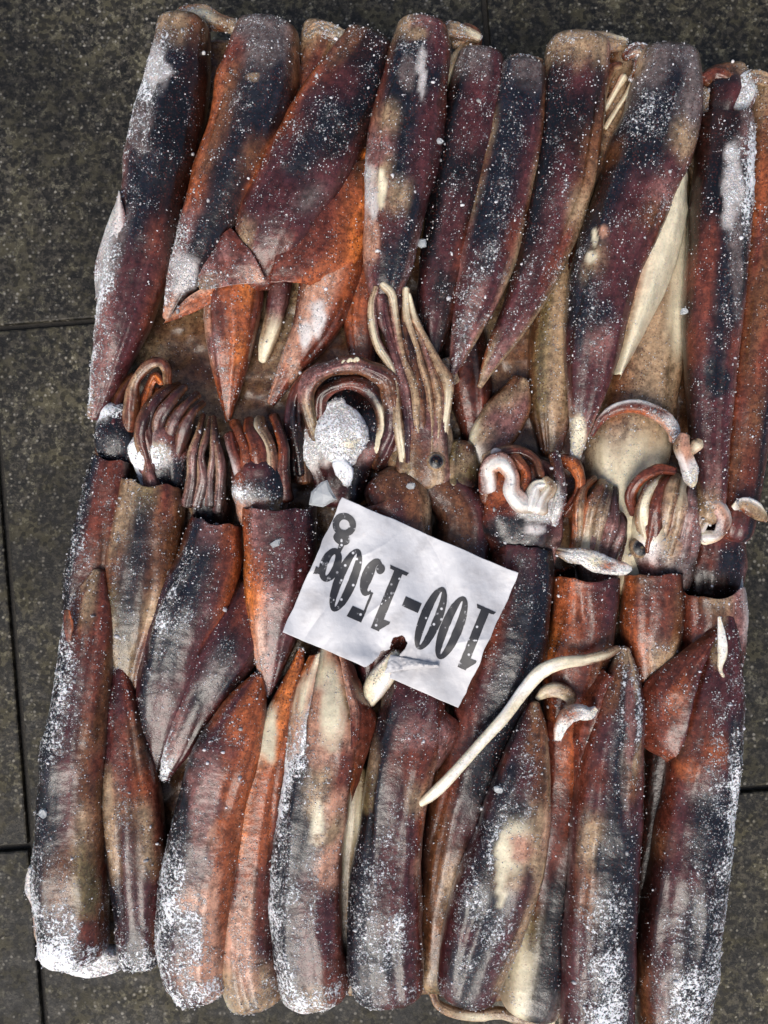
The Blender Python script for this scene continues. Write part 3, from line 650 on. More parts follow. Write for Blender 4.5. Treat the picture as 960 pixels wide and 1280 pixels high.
arm(t, [(790, 640), (790, 618), (803, 598), (822, 586), (840, 588)], 6, 6, [0.050, 0.056, 0.060, 0.061, 0.058], "RRB RRO ORR", "00 10 10")
eye(t, 800, 684, 14, 0.0525)
t = squid('maroon squid with a blunt straight edge just above the bottom corner squid', [(888, 738, 40), (890, 780, 40), (888, 830, 38), (880, 880, 30)], (0.046, 0.042),
      "RBTMW RRBMW RRRVM RRRVM RRRVM", "01224 01124 00112 00011 00000", start='cut', n_gr=160)
add_tube(t, 'head', [(893, 722, 32), (898, 695, 33), (898, 668, 30)], (0.044, 0.046), "DDDDM DRNNM DRNNM RVRVM", "00112 00112 00112 11222", n_gr=80, start='round', end='round', hr=0.8)
arm(t, [(876, 660), (882, 640), (896, 632), (904, 650), (898, 668), (880, 672)], 9, 7, [0.052, 0.055, 0.057, 0.057, 0.055, 0.052], "MTW WTC WPM PRW CWC", "22 33 33 23", n_gr=30)

# ------------------------------------------------------------------ top row (blunt end up, tail down)
t = squid('leftmost squid of the top row, slim and navy with a frosted flank and painted side light', [(230, 40, 36), (224, 95, 42), (212, 150, 44), (202, 200, 43), (190, 260, 42), (174, 330, 40), (158, 390, 36), (143, 440, 27), (129, 485, 17), (118, 518, 9)], (0.053, 0.050),
      "TTTBB MGNDD GNNDD GNKDD MNNKD MNNDD WGNRD WGVVR WMVVR WMVVV WMVVV TTMV. ".replace('.', 'V'), "43210 66310 78310 76310 52210 54210 63210 76210 76210 75210 76310 75310", start='round', n_gr=900, patches=[(192, 85, 18, 30, 'W', 8), (178, 160, 12, 40, 'G', 7), (130, 440, 14, 50, 'M', 6), (222, 150, 18, 60, 'K', 2)])  # left flank: frost plus painted side light; right columns: painted shade of the gap
add_fin(t, [(151, 242), (160, 285), (171, 325), (160, 345), (140, 358), (122, 374)], [(149, 240), (134, 280), (122, 318), (118, 338), (119, 355), (121, 376)], (0.066, 0.058), (0.060, 0.046), "GWW MWI NWW NWM MWW", "433 434 655 455 455", n_gr=120, thick=0.002, bulge=0.003, label='pale lilac fin folded over the outer edge')
add_tube(t, 'flesh_scrap', [(228, 22, 9), (252, 22, 12), (275, 28, 10), (300, 33, 11), (312, 34, 6)], (0.045, 0.05), "TTB TCT BTB CTC", "33 54 21 44", n_gr=120, start='round', end='round', lump=0.6)
t = squid('broad brown squid with a dark stripe whose tail fin ends in a point', [(334, 48, 40), (328, 90, 48), (318, 130, 51), (302, 180, 48), (284, 230, 44), (265, 275, 38), (246, 320, 30), (228, 358, 21), (211, 395, 8)], (0.055, 0.052),
      "BGGGB RRGNB OBNND OBNND OBNBO OBNDO OONDD MMNND MMNDD MMMD. OPP..".replace('.', 'D'), "34430 11320 02310 02310 01210 01210 12210 54310 76310 66310 55310", start='round', n_gr=800, patches=[(318, 97, 6, 6, 'T', 8), (228, 340, 18, 24, 'W', 7), (340, 60, 22, 20, 'G', 5)])
add_fin(t, [(214, 392), (240, 368), (275, 352), (300, 345), (330, 338)], [(205, 403), (240, 391), (275, 374), (300, 364), (332, 354)], (0.060, 0.056), (0.056, 0.052), "MPO POO OYO ORO", "432 211 100 000", n_gr=40, thick=0.002)
t = squid('large slanting squid with wide brown fins spread flat at its lower end', [(462, 62, 38), (445, 95, 46), (420, 140, 52), (395, 185, 54), (368, 235, 56), (345, 280, 55), (330, 318, 42), (325, 345, 22)], (0.055, 0.054),
      "BBDDK RBDKK ORVKK OVNKD ORNKV OVNVV OVVGV RVVVV RTVRV RRRRR", "33200 11110 11110 02320 02330 03310 12210 11310 02210 11110", start='round', n_gr=900, hr=0.7)
add_fin(t, [(288, 285), (306, 306), (322, 328), (333, 352)], [(272, 302), (254, 326), (248, 344), (249, 363)], [0.062, 0.0655, 0.066, 0.063], (0.060, 0.059), "RRV RMV MRM PMT", "111 222 233 335", n_gr=150, bulge=0.002, label='greyish tan fin lobe split off by a crack')
add_fin(t, [(392, 225), (366, 275), (346, 315), (337, 353)], [(455, 200), (452, 262), (447, 325), (388, 357)], [0.058, 0.062, 0.064, 0.061], [0.056, 0.056, 0.056, 0.058], "VVRDB VVROO RRROY RRROO RRROO", "22110 12210 12110 01110 11111", n_gr=160, bulge=0.003, label='red brown fin lobe turning orange outwards')
t = squid('upright wine and navy squid with pale scars in the middle of the top row', [(527, 42, 33), (523, 80, 42), (513, 140, 46), (503, 200, 45), (495, 260, 41), (488, 310, 35), (483, 350, 26), (480, 385, 14)], (0.062, 0.058),
      "TTMVB BNNVR RNNNR RNNVR RTNVV MMNVV WTNVV WMTNV PRVNM PRNNM MVNNM MMVM. ".replace('.', 'M'), "34310 24420 12323 01212 11211 33311 52311 54212 32223 22233 12233 11222", start='round', n_gr=700, patches=[(476, 238, 6, 22, 'C', 2), (470, 195, 12, 18, 'M', 3), (466, 260, 6, 20, 'W', 4), (528, 90, 5, 30, 'W', 6), (510, 90, 10, 22, 'G', 4), (466, 300, 8, 26, 'P', 3), (522, 40, 14, 10, 'T', 3)])
add_tube(t, 'flesh_scrap', [(568, 48, 12), (582, 44, 12), (594, 52, 9), (574, 78, 12), (562, 105, 9)], (0.050, 0.050), "TBT RBO TTB CTC CCT", "33 22 11 00", n_gr=40, start='round', end='round', lump=0.5)
t = squid('nearly black squid with sparse white frost specks half hidden by two neighbours', [(600, 78, 30), (596, 115, 38), (585, 170, 40), (571, 240, 38), (558, 310, 34), (547, 375, 26), (539, 430, 16), (536, 462, 8)], (0.054, 0.048),
      "GGGVD DKVVD KKVVD KKKDD KKVDD KKVRD KVKDR KKVDD DKKD. ".replace('.', 'D'), "23321 11331 01320 12310 12210 11210 11210 11210 00110", start='round', n_gr=620)
t = squid('straight purple squid ending in a grey frosted point above the pale eye', [(652, 92, 30), (648, 130, 36), (639, 190, 38), (624, 260, 38), (608, 325, 36), (592, 385, 27), (577, 432, 15), (566, 464, 6)], (0.055, 0.052),
      "GNGGD DNNNB TNNVB BNNVT TNNVB MNNRT MVNVT VVMVM MVVMT MVMV. ".replace('.', 'M'), "23210 11110 12210 12310 12320 12321 13431 24431 34431 32431", start='round', n_gr=760)
add_tube(t, 'flesh_scrap', [(558, 452, 9), (563, 466, 9), (569, 477, 6)], 0.050, "TTM MTT", "32 32", n_gr=16, start='round', end='round', lump=0.25)
t = squid('long black squid with a brown side and a thin orange pointed tip', [(722, 68, 43), (718, 110, 43), (711, 170, 42), (699, 235, 41), (683, 300, 36), (662, 360, 28), (638, 410, 20), (616, 448, 12), (600, 482, 4)], (0.055, 0.050),
      "TTTTM KDVDV KKKDB KKDBB KKVBT DKVTT DKVRT DDVRT DVVVT DVVMT OTMM. OTT..".replace('.', 'T'), "33323 12320 11210 13210 11310 12311 11321 12332 12332 12321 11111 11111", start='round', n_gr=760)
add_tube(t, 'flesh_scrap', [(688, 66, 8), (706, 56, 10), (735, 52, 12), (760, 54, 11), (780, 55, 8)], 0.055, "TTB TCT TTM CTT", "33 44 33 33", n_gr=120, start='round', end='round', lump=0.55)
t = squid('broad frosty purple squid with pale scars and a white blunt tail tip', [(832, 82, 42), (830, 120, 49), (817, 175, 52), (795, 235, 50), (772, 290, 48), (757, 340, 45), (748, 390, 41), (740, 440, 35), (733, 490, 25), (726, 530, 15), (720, 570, 7)], (0.057, 0.052),
      "TGGGT GGNGM GNNGV NNNTV BKNVM DNVMM DNVBR NNVVR NTVVR NNVVV NNNVV VNMVV VVVVV MVVVM TTMM. CCC..".replace('.', 'T'), "34331 33321 34421 46331 01223 01222 02322 32211 31111 33211 23321 12321 12211 33332 55332 98876", start='round', n_gr=1000, patches=[(740, 322, 7, 9, 'C', 1), (743, 296, 4, 11, 'C', 1), (755, 290, 5, 7, 'P', 2), (800, 155, 22, 14, 'N', 7), (790, 360, 20, 40, 'V', 1), (722, 548, 10, 26, 'C', 6), (730, 480, 20, 22, 'V', 2)])
add_fin(t, [(838, 215), (812, 270), (790, 330), (780, 400), (768, 468)], [(860, 218), (858, 275), (842, 340), (812, 405), (774, 475)], [0.058, 0.060, 0.061, 0.059, 0.054], (0.052, 0.050), "RCC TCC OCC TCC CCC", "121 010 010 010 111", n_gr=60, thick=0.004, bulge=0.0075, label='long cream fin lying along the right flank')
t = squid('black squid with a brown cut head and a thick white frost streak', [(906, 148, 34), (905, 190, 37), (901, 260, 38), (896, 330, 38), (890, 400, 36), (888, 460, 33), (887, 520, 28), (888, 580, 23), (888, 640, 19)], (0.055, 0.053),
      "DDDGM DDKMM DKKNV DKKNV DRNNM RRNNV DRNNM DVNRM DVVVM DVVVM DVVVM DVMVV TTTMM", "00135 01379 00389 01374 00343 00222 00332 02222 02321 02332 01231 01221 23332", start='cut', n_gr=950, lump=0.05, patches=[(915, 235, 12, 60, 'W', 8), (921, 330, 8, 60, 'G', 5), (870, 430, 14, 30, 'R', 0), (895, 470, 15, 30, 'N', 2)])
add_tube(t, 'head', [(905, 140, 33), (906, 118, 34), (902, 98, 27)], (0.052, 0.050), "DDVRM NKDMW RRBTT", "00035 12156 11132", n_gr=120, start='round', end='round', hr=0.8)
arm(t, [(925, 135), (930, 115), (930, 100), (945, 95), (958, 98)], 9, 8, (0.056, 0.055), "WIW MWI TTB TTT", "66 75 32", n_gr=30)
arm(t, [(880, 100), (892, 92), (908, 96), (920, 104)], 8, 7, (0.052, 0.055), "BRR RRB TBB", "00 11")

# ------------------------------------------------------------------ bottom row (tail up, blunt end down)
DARK_SKIN = True
t = squid('corner squid at the lower left with thick white frost, painted side light and a torn slit', [(124, 716, 10), (118, 748, 25), (110, 800, 32), (103, 860, 36), (96, 930, 40), (90, 1000, 43), (88, 1070, 46), (90, 1130, 47), (93, 1180, 46)], (0.056, 0.054),
      "RTT.. WRTRR WMRRR WGMRB GGVRB GNVBB NNVBR NNVBB NNVTB NGBEB GGBER WGMRB GWWMR".replace('.', 'R'), "12111 63110 86310 97410 98410 86310 44310 43311 43211 54311 75311 98532 99975", end='round', n_gr=1000, patches=[(78, 800, 14, 40, 'I', 8), (66, 900, 14, 70, 'G', 8), (62, 1020, 14, 60, 'N', 4), (110, 1110, 16, 34, 'E', 1), (70, 1160, 40, 26, 'W', 9), (118, 1165, 18, 14, 'R', 1)])  # frost on the left flank also carries painted light from the side
add_tube(t, 'flesh_scrap', [(84, 765, 4), (86, 782, 6), (86, 800, 3)], 0.070, "RBO RRB", "00", start='tip', hr=0.3, label='brown slit in the mantle')
add_tube(t, 'flesh_scrap', [(60, 1172, 16), (85, 1190, 20), (115, 1197, 22), (140, 1198, 18), (158, 1196, 10)], 0.046, "GII MWI GWI MII NGI", "876 988 899 777 566", n_gr=200, start='round', end='round', lump=0.25)
add_tube(t, 'flesh_scrap', [(44, 1085, 9), (42, 1108, 10), (48, 1130, 8), (52, 1150, 10), (54, 1172, 9), (68, 1190, 9)], (0.040, 0.036), "WII WWI PWI TWI WII", "54 54 33 44 55", n_gr=60, start='round', end='round', lump=0.2)
t = squid('narrow squid with tan streaks and a sharp tail between two frosty ones', [(148, 814, 4), (150, 840, 11), (154, 890, 23), (160, 940, 31), (166, 1000, 37), (170, 1060, 38), (172, 1120, 34), (174, 1165, 30), (176, 1195, 27)], (0.051, 0.050),
      "VVM.. MVMRR VMMRD VMRBD NMRBD NTROR NTBTR NTVTR NTVTB NNVVV NNVVV NVGVB NGGGG".replace('.', 'R'), "11100 12110 13210 12210 11110 11211 12421 12331 12221 22321 33321 54432 66664", end='round', n_gr=680)
t = squid('orange squid with a heavily frosted grey flank and pinched tail', [(322, 846, 8), (314, 868, 22), (299, 905, 36), (282, 950, 44), (267, 1005, 48), (256, 1060, 49), (248, 1110, 49), (243, 1160, 48), (245, 1205, 45), (252, 1228, 40)], (0.056, 0.054),
      "OROOO OMOOR OMOOO NVMOO NGMOO NGMOO NGPPO GGMOO NNMPO NGPPO GGGPO WGMPO MMPPB WWMPB".replace('.', 'O'), "01110 12110 13310 23310 35410 46410 47420 67420 86310 67420 68730 68840 66541 77663", end='round', n_gr=900, lump=0.05, patches=[(226, 1040, 24, 60, 'G', 6), (214, 1090, 14, 30, 'I', 9), (230, 1000, 12, 60, 'N', 4), (285, 1060, 14, 120, 'O', 1), (250, 1010, 14, 60, 'M', 3), (220, 1180, 22, 30, 'I', 8), (262, 990, 16, 40, 'M', 3)])
t = squid('slender bright orange squid with a cream patch near its tail', [(377, 812, 4), (369, 845, 12), (352, 895, 22), (337, 945, 28), (325, 1000, 30), (317, 1060, 31), (311, 1120, 32), (309, 1170, 36), (314, 1215, 39), (320, 1238, 38)], (0.052, 0.052),
      "OYO.. OYYOO RYYOR CCYOD CCYOD YYOOD OYOOD OYOOV OYOOV ORORV ORPRV OPPRV OPPVV TTPTM CTTTB".replace('.', 'O'), "00000 00000 00000 00000 00000 01010 01110 01111 01210 01210 02321 13321 13432 23332 44443", end='round', n_gr=520, lump=0.05, patches=[(337, 918, 11, 34, 'C', 0)])
t = squid('squid with a cream translucent fin under the label and white frost lower left', [(412, 812, 14), (414, 850, 30), (412, 900, 42), (404, 950, 46), (394, 1010, 46), (386, 1070, 47), (383, 1130, 49), (386, 1185, 50), (394, 1232, 46)], (0.054, 0.054),
      "OCPR. OCCPR PICTR PICPR WNRRR GNTRR GNTPR GNGTP NNGPR GGVPR GNVVR GNVMR NNVVR GNMRR GTTRR".replace('.', 'R'), "12100 22210 64310 65310 87210 86310 85310 98410 87531 77421 66531 66421 55431 56331 67653", end='round', n_gr=900, patches=[(415, 895, 14, 42, 'C', 0), (400, 905, 26, 50, 'P', 4), (412, 895, 11, 40, 'C', 0), (372, 1040, 12, 60, 'N', 3), (396, 1030, 8, 26, 'C', 1), (404, 1048, 14, 8, 'T', 2), (356, 1080, 16, 70, 'W', 7), (372, 1160, 24, 30, 'G', 6)])
add_fin(t, [(400, 816), (392, 860), (384, 905), (380, 960)], [(386, 820), (366, 865), (358, 920), (352, 972)], [0.066, 0.068, 0.070, 0.068], (0.060, 0.058), "COY PCO WPT GWW", "110 322 655 888", n_gr=110, bulge=0.002, label='pink white frosted fin lobe')
add_fin(t, [(424, 816), (432, 860), (438, 905), (436, 965)], [(438, 820), (456, 870), (469, 905), (440, 1003)], [0.066, 0.068, 0.068, 0.066], (0.060, 0.054), "PRR PRR RRR ROR", "110 211 211 110", n_gr=60, bulge=0.002, label='dark red fin lobe')
t = squid('narrow cream strip of squid squeezed between two frosty bottom squid', [(442, 960, 16), (439, 1020, 17), (434, 1080, 15), (432, 1140, 15), (434, 1200, 18)], (0.044, 0.042), "ECTE ECCE ECTE DETD ETTB", "0000 0000 0000 0000 0110", n_gr=30)
t = squid('plump dark squid coming out from under the lower corner of the label', [(520, 830, 26), (516, 880, 42), (505, 940, 44), (494, 1000, 42), (486, 1060, 44), (482, 1120, 48), (482, 1180, 49), (486, 1228, 46)], (0.053, 0.054),
      "DVVVD DVVMR DNVMR NNRRR TNRRP ENVTP DNMVO NNVMR NGVMP NNVVR NGVVR NNGVR GGNVR GGVVR".replace('.', 'R'), "01210 01320 02320 12210 12111 12212 13322 24432 35421 34421 36731 35721 44421 55432", end='round', n_gr=950, patches=[(480, 1190, 26, 26, 'W', 8), (462, 1130, 10, 34, 'G', 7), (460, 1030, 12, 30, 'K', 2), (458, 1005, 10, 12, 'E', 1), (520, 920, 26, 22, 'M', 4)])
add_fin(t, [(538, 890), (532, 930), (524, 970), (519, 1000)], [(552, 885), (577, 912), (558, 948), (523, 992)], [0.064, 0.064, 0.062, 0.060], [0.058, 0.055, 0.055, 0.057], "VVR VMR MMR RRR", "221 232 231 111", n_gr=100, bulge=0.002)
t = squid('leaning spindle shaped squid with a pale cream scar on its flank', [(668, 880, 7), (664, 910, 20), (655, 960, 34), (643, 1020, 46), (628, 1080, 54), (611, 1135, 55), (594, 1190, 50), (582, 1232, 42)], (0.060, 0.056),
      "MBT.. GMBB. GMBBT RGMBT GNMBT VGNTP GNCTP VNCTT VNTMT VNNMT MNNMT VVNMT VGNMT MGGMT MMGMM".replace('.', 'B'), "11110 13221 13321 12421 23421 24321 25121 36121 36221 26322 25433 14643 13343 13332 44343", end='round', n_gr=1000, hr=0.7, patches=[(632, 1068, 13, 26, 'C', 0), (626, 1105, 6, 30, 'C', 0), (652, 1060, 14, 20, 'P', 1), (604, 1070, 8, 60, 'G', 5), (590, 1190, 22, 30, 'G', 6)])
t = squid('tall frosty squid whose pointed tail touches the end of the pale strand', [(780, 812, 8), (779, 840, 20), (774, 880, 32), (766, 940, 40), (760, 1000, 44), (755, 1060, 45), (751, 1120, 46), (748, 1180, 47), (746, 1250, 47), (745, 1310, 46)], (0.056, 0.055),
      "TTT.. RBGTV RBNGM RVNGV RVNTM RRNBV RVNVV VTNGV VTNNV VBNNV MBNNV VVGNM VVNGM VVNNM VMNGV MMGGV MTNGV".replace('.', 'T'), "23210 12452 11462 12473 12342 12331 11232 12331 12331 12431 13541 12531 24741 14641 15851 24742 24742", end='round', n_gr=1100, patches=[(785, 870, 8, 40, 'G', 8), (740, 1150, 20, 34, 'G', 7), (758, 1080, 18, 24, 'N', 2), (735, 1230, 20, 34, 'G', 7), (788, 900, 6, 60, 'M', 4)])
add_fin(t, [(768, 845), (752, 880), (738, 930), (724, 990)], [(752, 836), (728, 872), (712, 920), (712, 985)], [0.064, 0.063, 0.060, 0.056], (0.056, 0.050), "RRR RRO BRR BRD", "110 110 010 000", n_gr=60, bulge=0.002, wav=0.002, label='reddish brown fin lobe')
t = squid('large corner squid at the lower right with frost, a painted blue grey sky sheen and a maroon fin', [(907, 772, 10), (903, 805, 22), (894, 860, 34), (885, 920, 40), (876, 980, 45), (866, 1040, 48), (858, 1100, 50), (850, 1160, 51), (844, 1220, 50), (838, 1275, 46)], (0.056, 0.054),
      "BTMM. RVVMM RVVVM RVVVM RRVGM BROGW RRVNG RVNNG RVNNG BVNNG DVVNG DVNNM DVNNM DVNNG BVGNG BVGGM BBGGW".replace('.', 'M'), "12323 01224 01334 01334 01225 01356 02577 01477 01477 02467 03456 02456 03456 04657 04767 04666 25677", end='round', n_gr=1300, patches=[(900, 970, 12, 120, 'G', 6), (880, 1050, 16, 60, 'N', 5), (862, 1180, 22, 50, 'G', 6), (862, 962, 14, 14, 'O', 0), (895, 805, 10, 26, 'T', 2)])  # frost weights on the right flank also paint in the sky's reflection
add_fin(t, [(898, 790), (878, 840), (862, 900), (850, 962)], [(893, 784), (842, 822), (802, 862), (800, 925), (832, 952), (846, 966)], [0.063, 0.066, 0.066, 0.060], [0.060, 0.056, 0.053, 0.052, 0.053, 0.054], "VRRB VRRR VORR VRRR RROR", "2110 2111 2110 1110 1110", n_gr=180, bulge=0.003, label='maroon fin lobe spread over the gap')
add_tube(t, 'scar', [(899, 772, 2), (902, 795, 5), (903, 815, 6), (900, 835, 3), (904, 845, 2)], 0.0715, "ICI III CIC TCT", "22 33", start='tip', hr=0.6, lump=0.1, label='white torn slit')

DARK_SKIN = False
# ------------------------------------------------------------------ loose pieces lying on top
def piece(name, label, cat, pts, z, grid, frost='0', n_gr=0, **kw):
    loc = P(np.float64(pts[len(pts) // 2][0]), np.float64(pts[len(pts) // 2][1]), np.float64(0.06))
    V, F, C, nr = tube(pts, z, grid, frost, **kw)
    if not n_gr:
        me = mesh_obj(name, V, F, M_SKIN, None, C); me['label'] = label; me['category'] = cat
        return me
    t = thing(name, label, cat, loc)
    mesh_obj('flesh', V, F, M_SKIN, t, C); grains(t, V, C, nr, n_gr, 0.00012, 0.0004)
    return t
piece('pale_strand', 'long pale cream strand bent across the squid below the label', 'tentacle',
      [(526, 1004, 5), (542, 992, 7), (566, 968, 7.5), (598, 932, 7), (630, 897, 7.2), (656, 862, 8), (676, 840, 8.5), (700, 829, 8), (730, 825, 7), (755, 819, 7), (772, 811, 5)],
      [0.064, 0.066, 0.068, 0.067, 0.066, 0.065, 0.066, 0.067, 0.066, 0.065, 0.063], "TCT CIC CIC CIC CIC ICC IIC CIC CCC TCB BTB", "110 010 000 000 000 000", nth=26, hr=0.6, lump=0.1, start='round', end='round')
piece('curled_sucker_scrap', 'tan ruffled curl of sucker flesh below the pale strand', 'squid scrap',
      [(672, 872, 4), (684, 864, 8), (700, 863, 9), (712, 870, 8), (714, 880, 4)], [0.056, 0.059, 0.060, 0.058, 0.055], "TCB TTC CTB TEB", "11 22 10", nth=26, lump=0.28, start='round', end='round')
piece('white_scrap', 'curved white scrap of flesh with brown flecks beside the curl', 'squid scrap',
      [(697, 922, 5), (700, 908, 8), (708, 895, 10), (722, 889, 10), (736, 891, 8), (744, 886, 4)], [0.062, 0.064, 0.066, 0.067, 0.066, 0.066], "PII OII POI III ICI", "34 35 45 45", n_gr=30, nth=30, lump=0.35, start='round', end='round')
piece('red_tentacle', 'thin red tentacle arched over the cream belly with white underside', 'tentacle',
      [(740, 543, 3), (752, 523, 5.5), (772, 511, 7.5), (794, 508, 8.5), (815, 514, 9), (832, 524, 9), (842, 538, 8), (842, 550, 5)], [0.049, 0.054, 0.058, 0.059, 0.059, 0.058, 0.056, 0.052], "RVM RRM ORI ORI ORI PRP PWI PRV", "012 013 014 013 324 456 455", n_gr=60, nth=28, lump=0.16, start='tip', end='round')
piece('coral_scrap', 'pale pink knobbly scrap of tentacle shaped like a little hand', 'squid scrap',
      [(855, 545, 6), (852, 558, 9), (857, 572, 9), (862, 586, 10), (864, 600, 8), (866, 606, 4)], [0.068, 0.069, 0.069, 0.068, 0.067, 0.066], "PPT TPP WPT WWI ICT TCC", "00 11 22 66 54", n_gr=30, nth=30, lump=0.22, start='round', end='round')
piece('coral_scrap', 'small pale pink round knob beside the little hand shaped scrap', 'squid scrap',
      [(862, 566, 5), (868, 560, 7), (872, 555, 8), (874, 551, 5)], 0.070, "PTT TCP TTC", "22 11", nth=26, lump=0.12, start='round', end='round')
piece('sucker_loop', 'white and brown curl of sucker flesh jutting past the block edge', 'squid scrap',
      [(918, 634, 4), (928, 630, 8), (940, 635, 10), (950, 643, 8), (957, 649, 4)], [0.058, 0.062, 0.062, 0.060, 0.057], "TIC OTI BTI TTC BTT", "12 13 14 12", n_gr=24, nth=30, lump=0.15, hr=0.7, start='round', end='round')
piece('shrivelled_scrap', 'ragged white shrivelled scrap of flesh across two squid heads', 'squid scrap',
      [(698, 690, 6), (712, 694, 10), (728, 695, 10), (746, 704, 11), (764, 709, 9), (780, 711, 7), (788, 711, 3)], [0.058, 0.061, 0.063, 0.064, 0.064, 0.063, 0.062], "TBC TIG IIT ICI IOI IIP III", "22 55 44 55 44 33", n_gr=80, nth=32, lump=0.36, hr=0.7, start='round', end='round')
piece('cream_scrap', 'pale cream fleshy scrap poking out through the notch in the label', 'squid scrap',
      [(496, 818, 9), (484, 836, 14), (470, 856, 15), (460, 876, 10)], [0.0625, 0.060, 0.057, 0.053], 'TCCT ICIC CCIT TCCT', '2210 3310 1100', n_gr=60, nth=30, lump=0.2, start='round', end='round')
piece('pale_flap', 'pale pinkish triangular flap of flesh with a white lower edge', 'squid scrap',
      [(650, 478, 14), (640, 505, 27), (622, 535, 30), (606, 560, 24), (596, 578, 8)], (0.042, 0.044), "BBTB BTMB TMMB CTMB CIT. ".replace('.', 'T'), "0110 0220 1220 2210 1100", n_gr=80, hr=0.5, lump=0.14)
piece('film_edge', 'brown folded film edge showing below the bottom squid', 'wrapping film',
      [(540, 1240, 5), (548, 1256, 6), (570, 1266, 7), (600, 1268, 8), (625, 1266, 7), (655, 1272, 8), (690, 1274, 7)], [0.036, 0.034, 0.032, 0.030, 0.030, 0.030, 0.030], "TBT BTT TCB CTT BTB TCT", "10 21 12 21", nth=26, lump=0.3, start='round', end='round')

# glaze of ice along the outer edge of the block
V, F, C, nr = tube([(926, 660, 3), (924, 720, 4), (920, 780, 5), (915, 850, 5), (911, 920, 5), (907, 1000, 5), (899, 1080, 6), (890, 1160, 6), (881, 1235, 5), (877, 1275, 3)], 0.043, "IWI WWI IWI", "33 44 33", nth=30, lump=0.5, hr=2.2, start='round', end='round')
o = mesh_obj('ice_crust', V, F, M_ICE, None, C); o['label'] = 'thin cloudy ice crust along the right edge of the squid block'; o['category'] = 'ice'

def scrap(pts, z, label, g='TTB BTT TCT'):
    V, F, C, nr = tube(pts, z, g, '43 55 34', nth=34, lump=0.6, hr=0.8, start='round', end='round')
    t = thing('frozen_crust', label, 'frozen crust', P(np.float64(pts[0][0]), np.float64(pts[0][1]), np.float64(z)))
    mesh_obj('flesh', V, F, M_SKIN, t, C); grains(t, V, C, nr, 70, 0.00012, 0.0004)
scrap([(384, 44, 7), (398, 38, 10), (414, 42, 10), (430, 48, 8), (440, 52, 5)], 0.055, 'tan frosty crust on the thin orange scrap at the top edge')
scrap([(634, 84, 6), (646, 78, 9), (662, 79, 8), (676, 80, 5)], 0.055, 'brown frosty crust at the top of the straight purple squid', 'BTB GBT TBB')
scrap([(782, 72, 6), (792, 66, 10), (802, 72, 12), (798, 86, 9), (790, 98, 6)], 0.060, 'reddish brown crust on the shoulder of the broad frosty purple squid', 'BRB RTR TBW')
scrap([(872, 112, 6), (880, 122, 9), (876, 140, 8), (870, 156, 5)], 0.050, 'pale grey crust wedged beside the brown cut head', 'TTG GTT TGT')
scrap([(548, 44, 6), (562, 38, 9), (582, 42, 8), (598, 48, 6)], 0.056, 'tan crust right of the upright wine squid at the top edge')

# clear ice chips
def chip(pts, z, th, label):
    c = [P(np.float64(x), np.float64(y), np.float64(z)) for x, y in pts]; n = len(c); cen = sum(c) / n
    lo = [p + np.array([0, 0, -th]) for p in c]; hi = [cen + (p - cen) * random.uniform(0.62, 0.9) + np.array([0, 0, random.uniform(0.2, 0.9) * th]) for p in c]
    V = np.array(lo + c + hi + [cen + np.array([0, 0, th * 0.7])])
    q = [(i, (i + 1) % n, n + (i + 1) % n, n + i) for i in range(n)] + [(n + i, n + (i + 1) % n, 2 * n + (i + 1) % n, 2 * n + i) for i in range(n)]
    tr = [(2 * n + i, 2 * n + (i + 1) % n, 3 * n) for i in range(n)] + [(0, i + 1, i) for i in range(1, n - 1)]
    q = np.array(q)[:, ::-1]; tr = np.array(tr)[:, ::-1]
    o = mesh_obj('ice_chip', V, [q, tr], M_ICE, None, None, smooth=False)
    o['label'] = label; o['category'] = 'ice chip'
chip([(386, 631), (389, 615), (401, 603), (409, 600), (414, 612), (421, 624), (404, 634)], 0.062, 0.003, 'large clear ice chip above the upper corner of the label')
chip([(337, 680), (345, 674), (351, 673), (349, 682), (341, 685)], 0.0675, 0.0012, 'small clear ice chip on the orange squid beside the label')
chip([(217, 250), (224, 258), (226, 270), (221, 262)], 0.050, 0.0015, 'thin ice chip in the dark gap beside the leftmost top squid')

def flake(x, y, r, label):
    n = 7; a0 = random.random() * 6
    chip([(x + r * random.uniform(0.6, 1.2) * math.cos(a0 - i * 6.283 / n), y - r * random.uniform(0.5, 1.0) * math.sin(a0 - i * 6.283 / n)) for i in range(n)], surf_z(x, y) + 0.0003, 0.0011, label)
flake(527, 305, 8, 'white ice flake on the nearly black squid of the top row')
flake(548, 176, 6, 'small ice flake at the edge of the upright wine squid')
flake(856, 389, 7, 'ice flake beside the black squid with the thick frost streak')
flake(623, 987, 7, 'ice flake on the leaning squid with the cream scar')
flake(53, 1017, 7, 'ice flake on the outer flank of the lower left corner squid')
flake(397, 975, 8, 'white ice flake below the cream fin of the frosty bottom squid')
flake(513, 607, 7, 'ice flake beside the olive brown stump')
flake(702, 1000, 5, 'tiny ice flake on the dark red squid with the olive end')

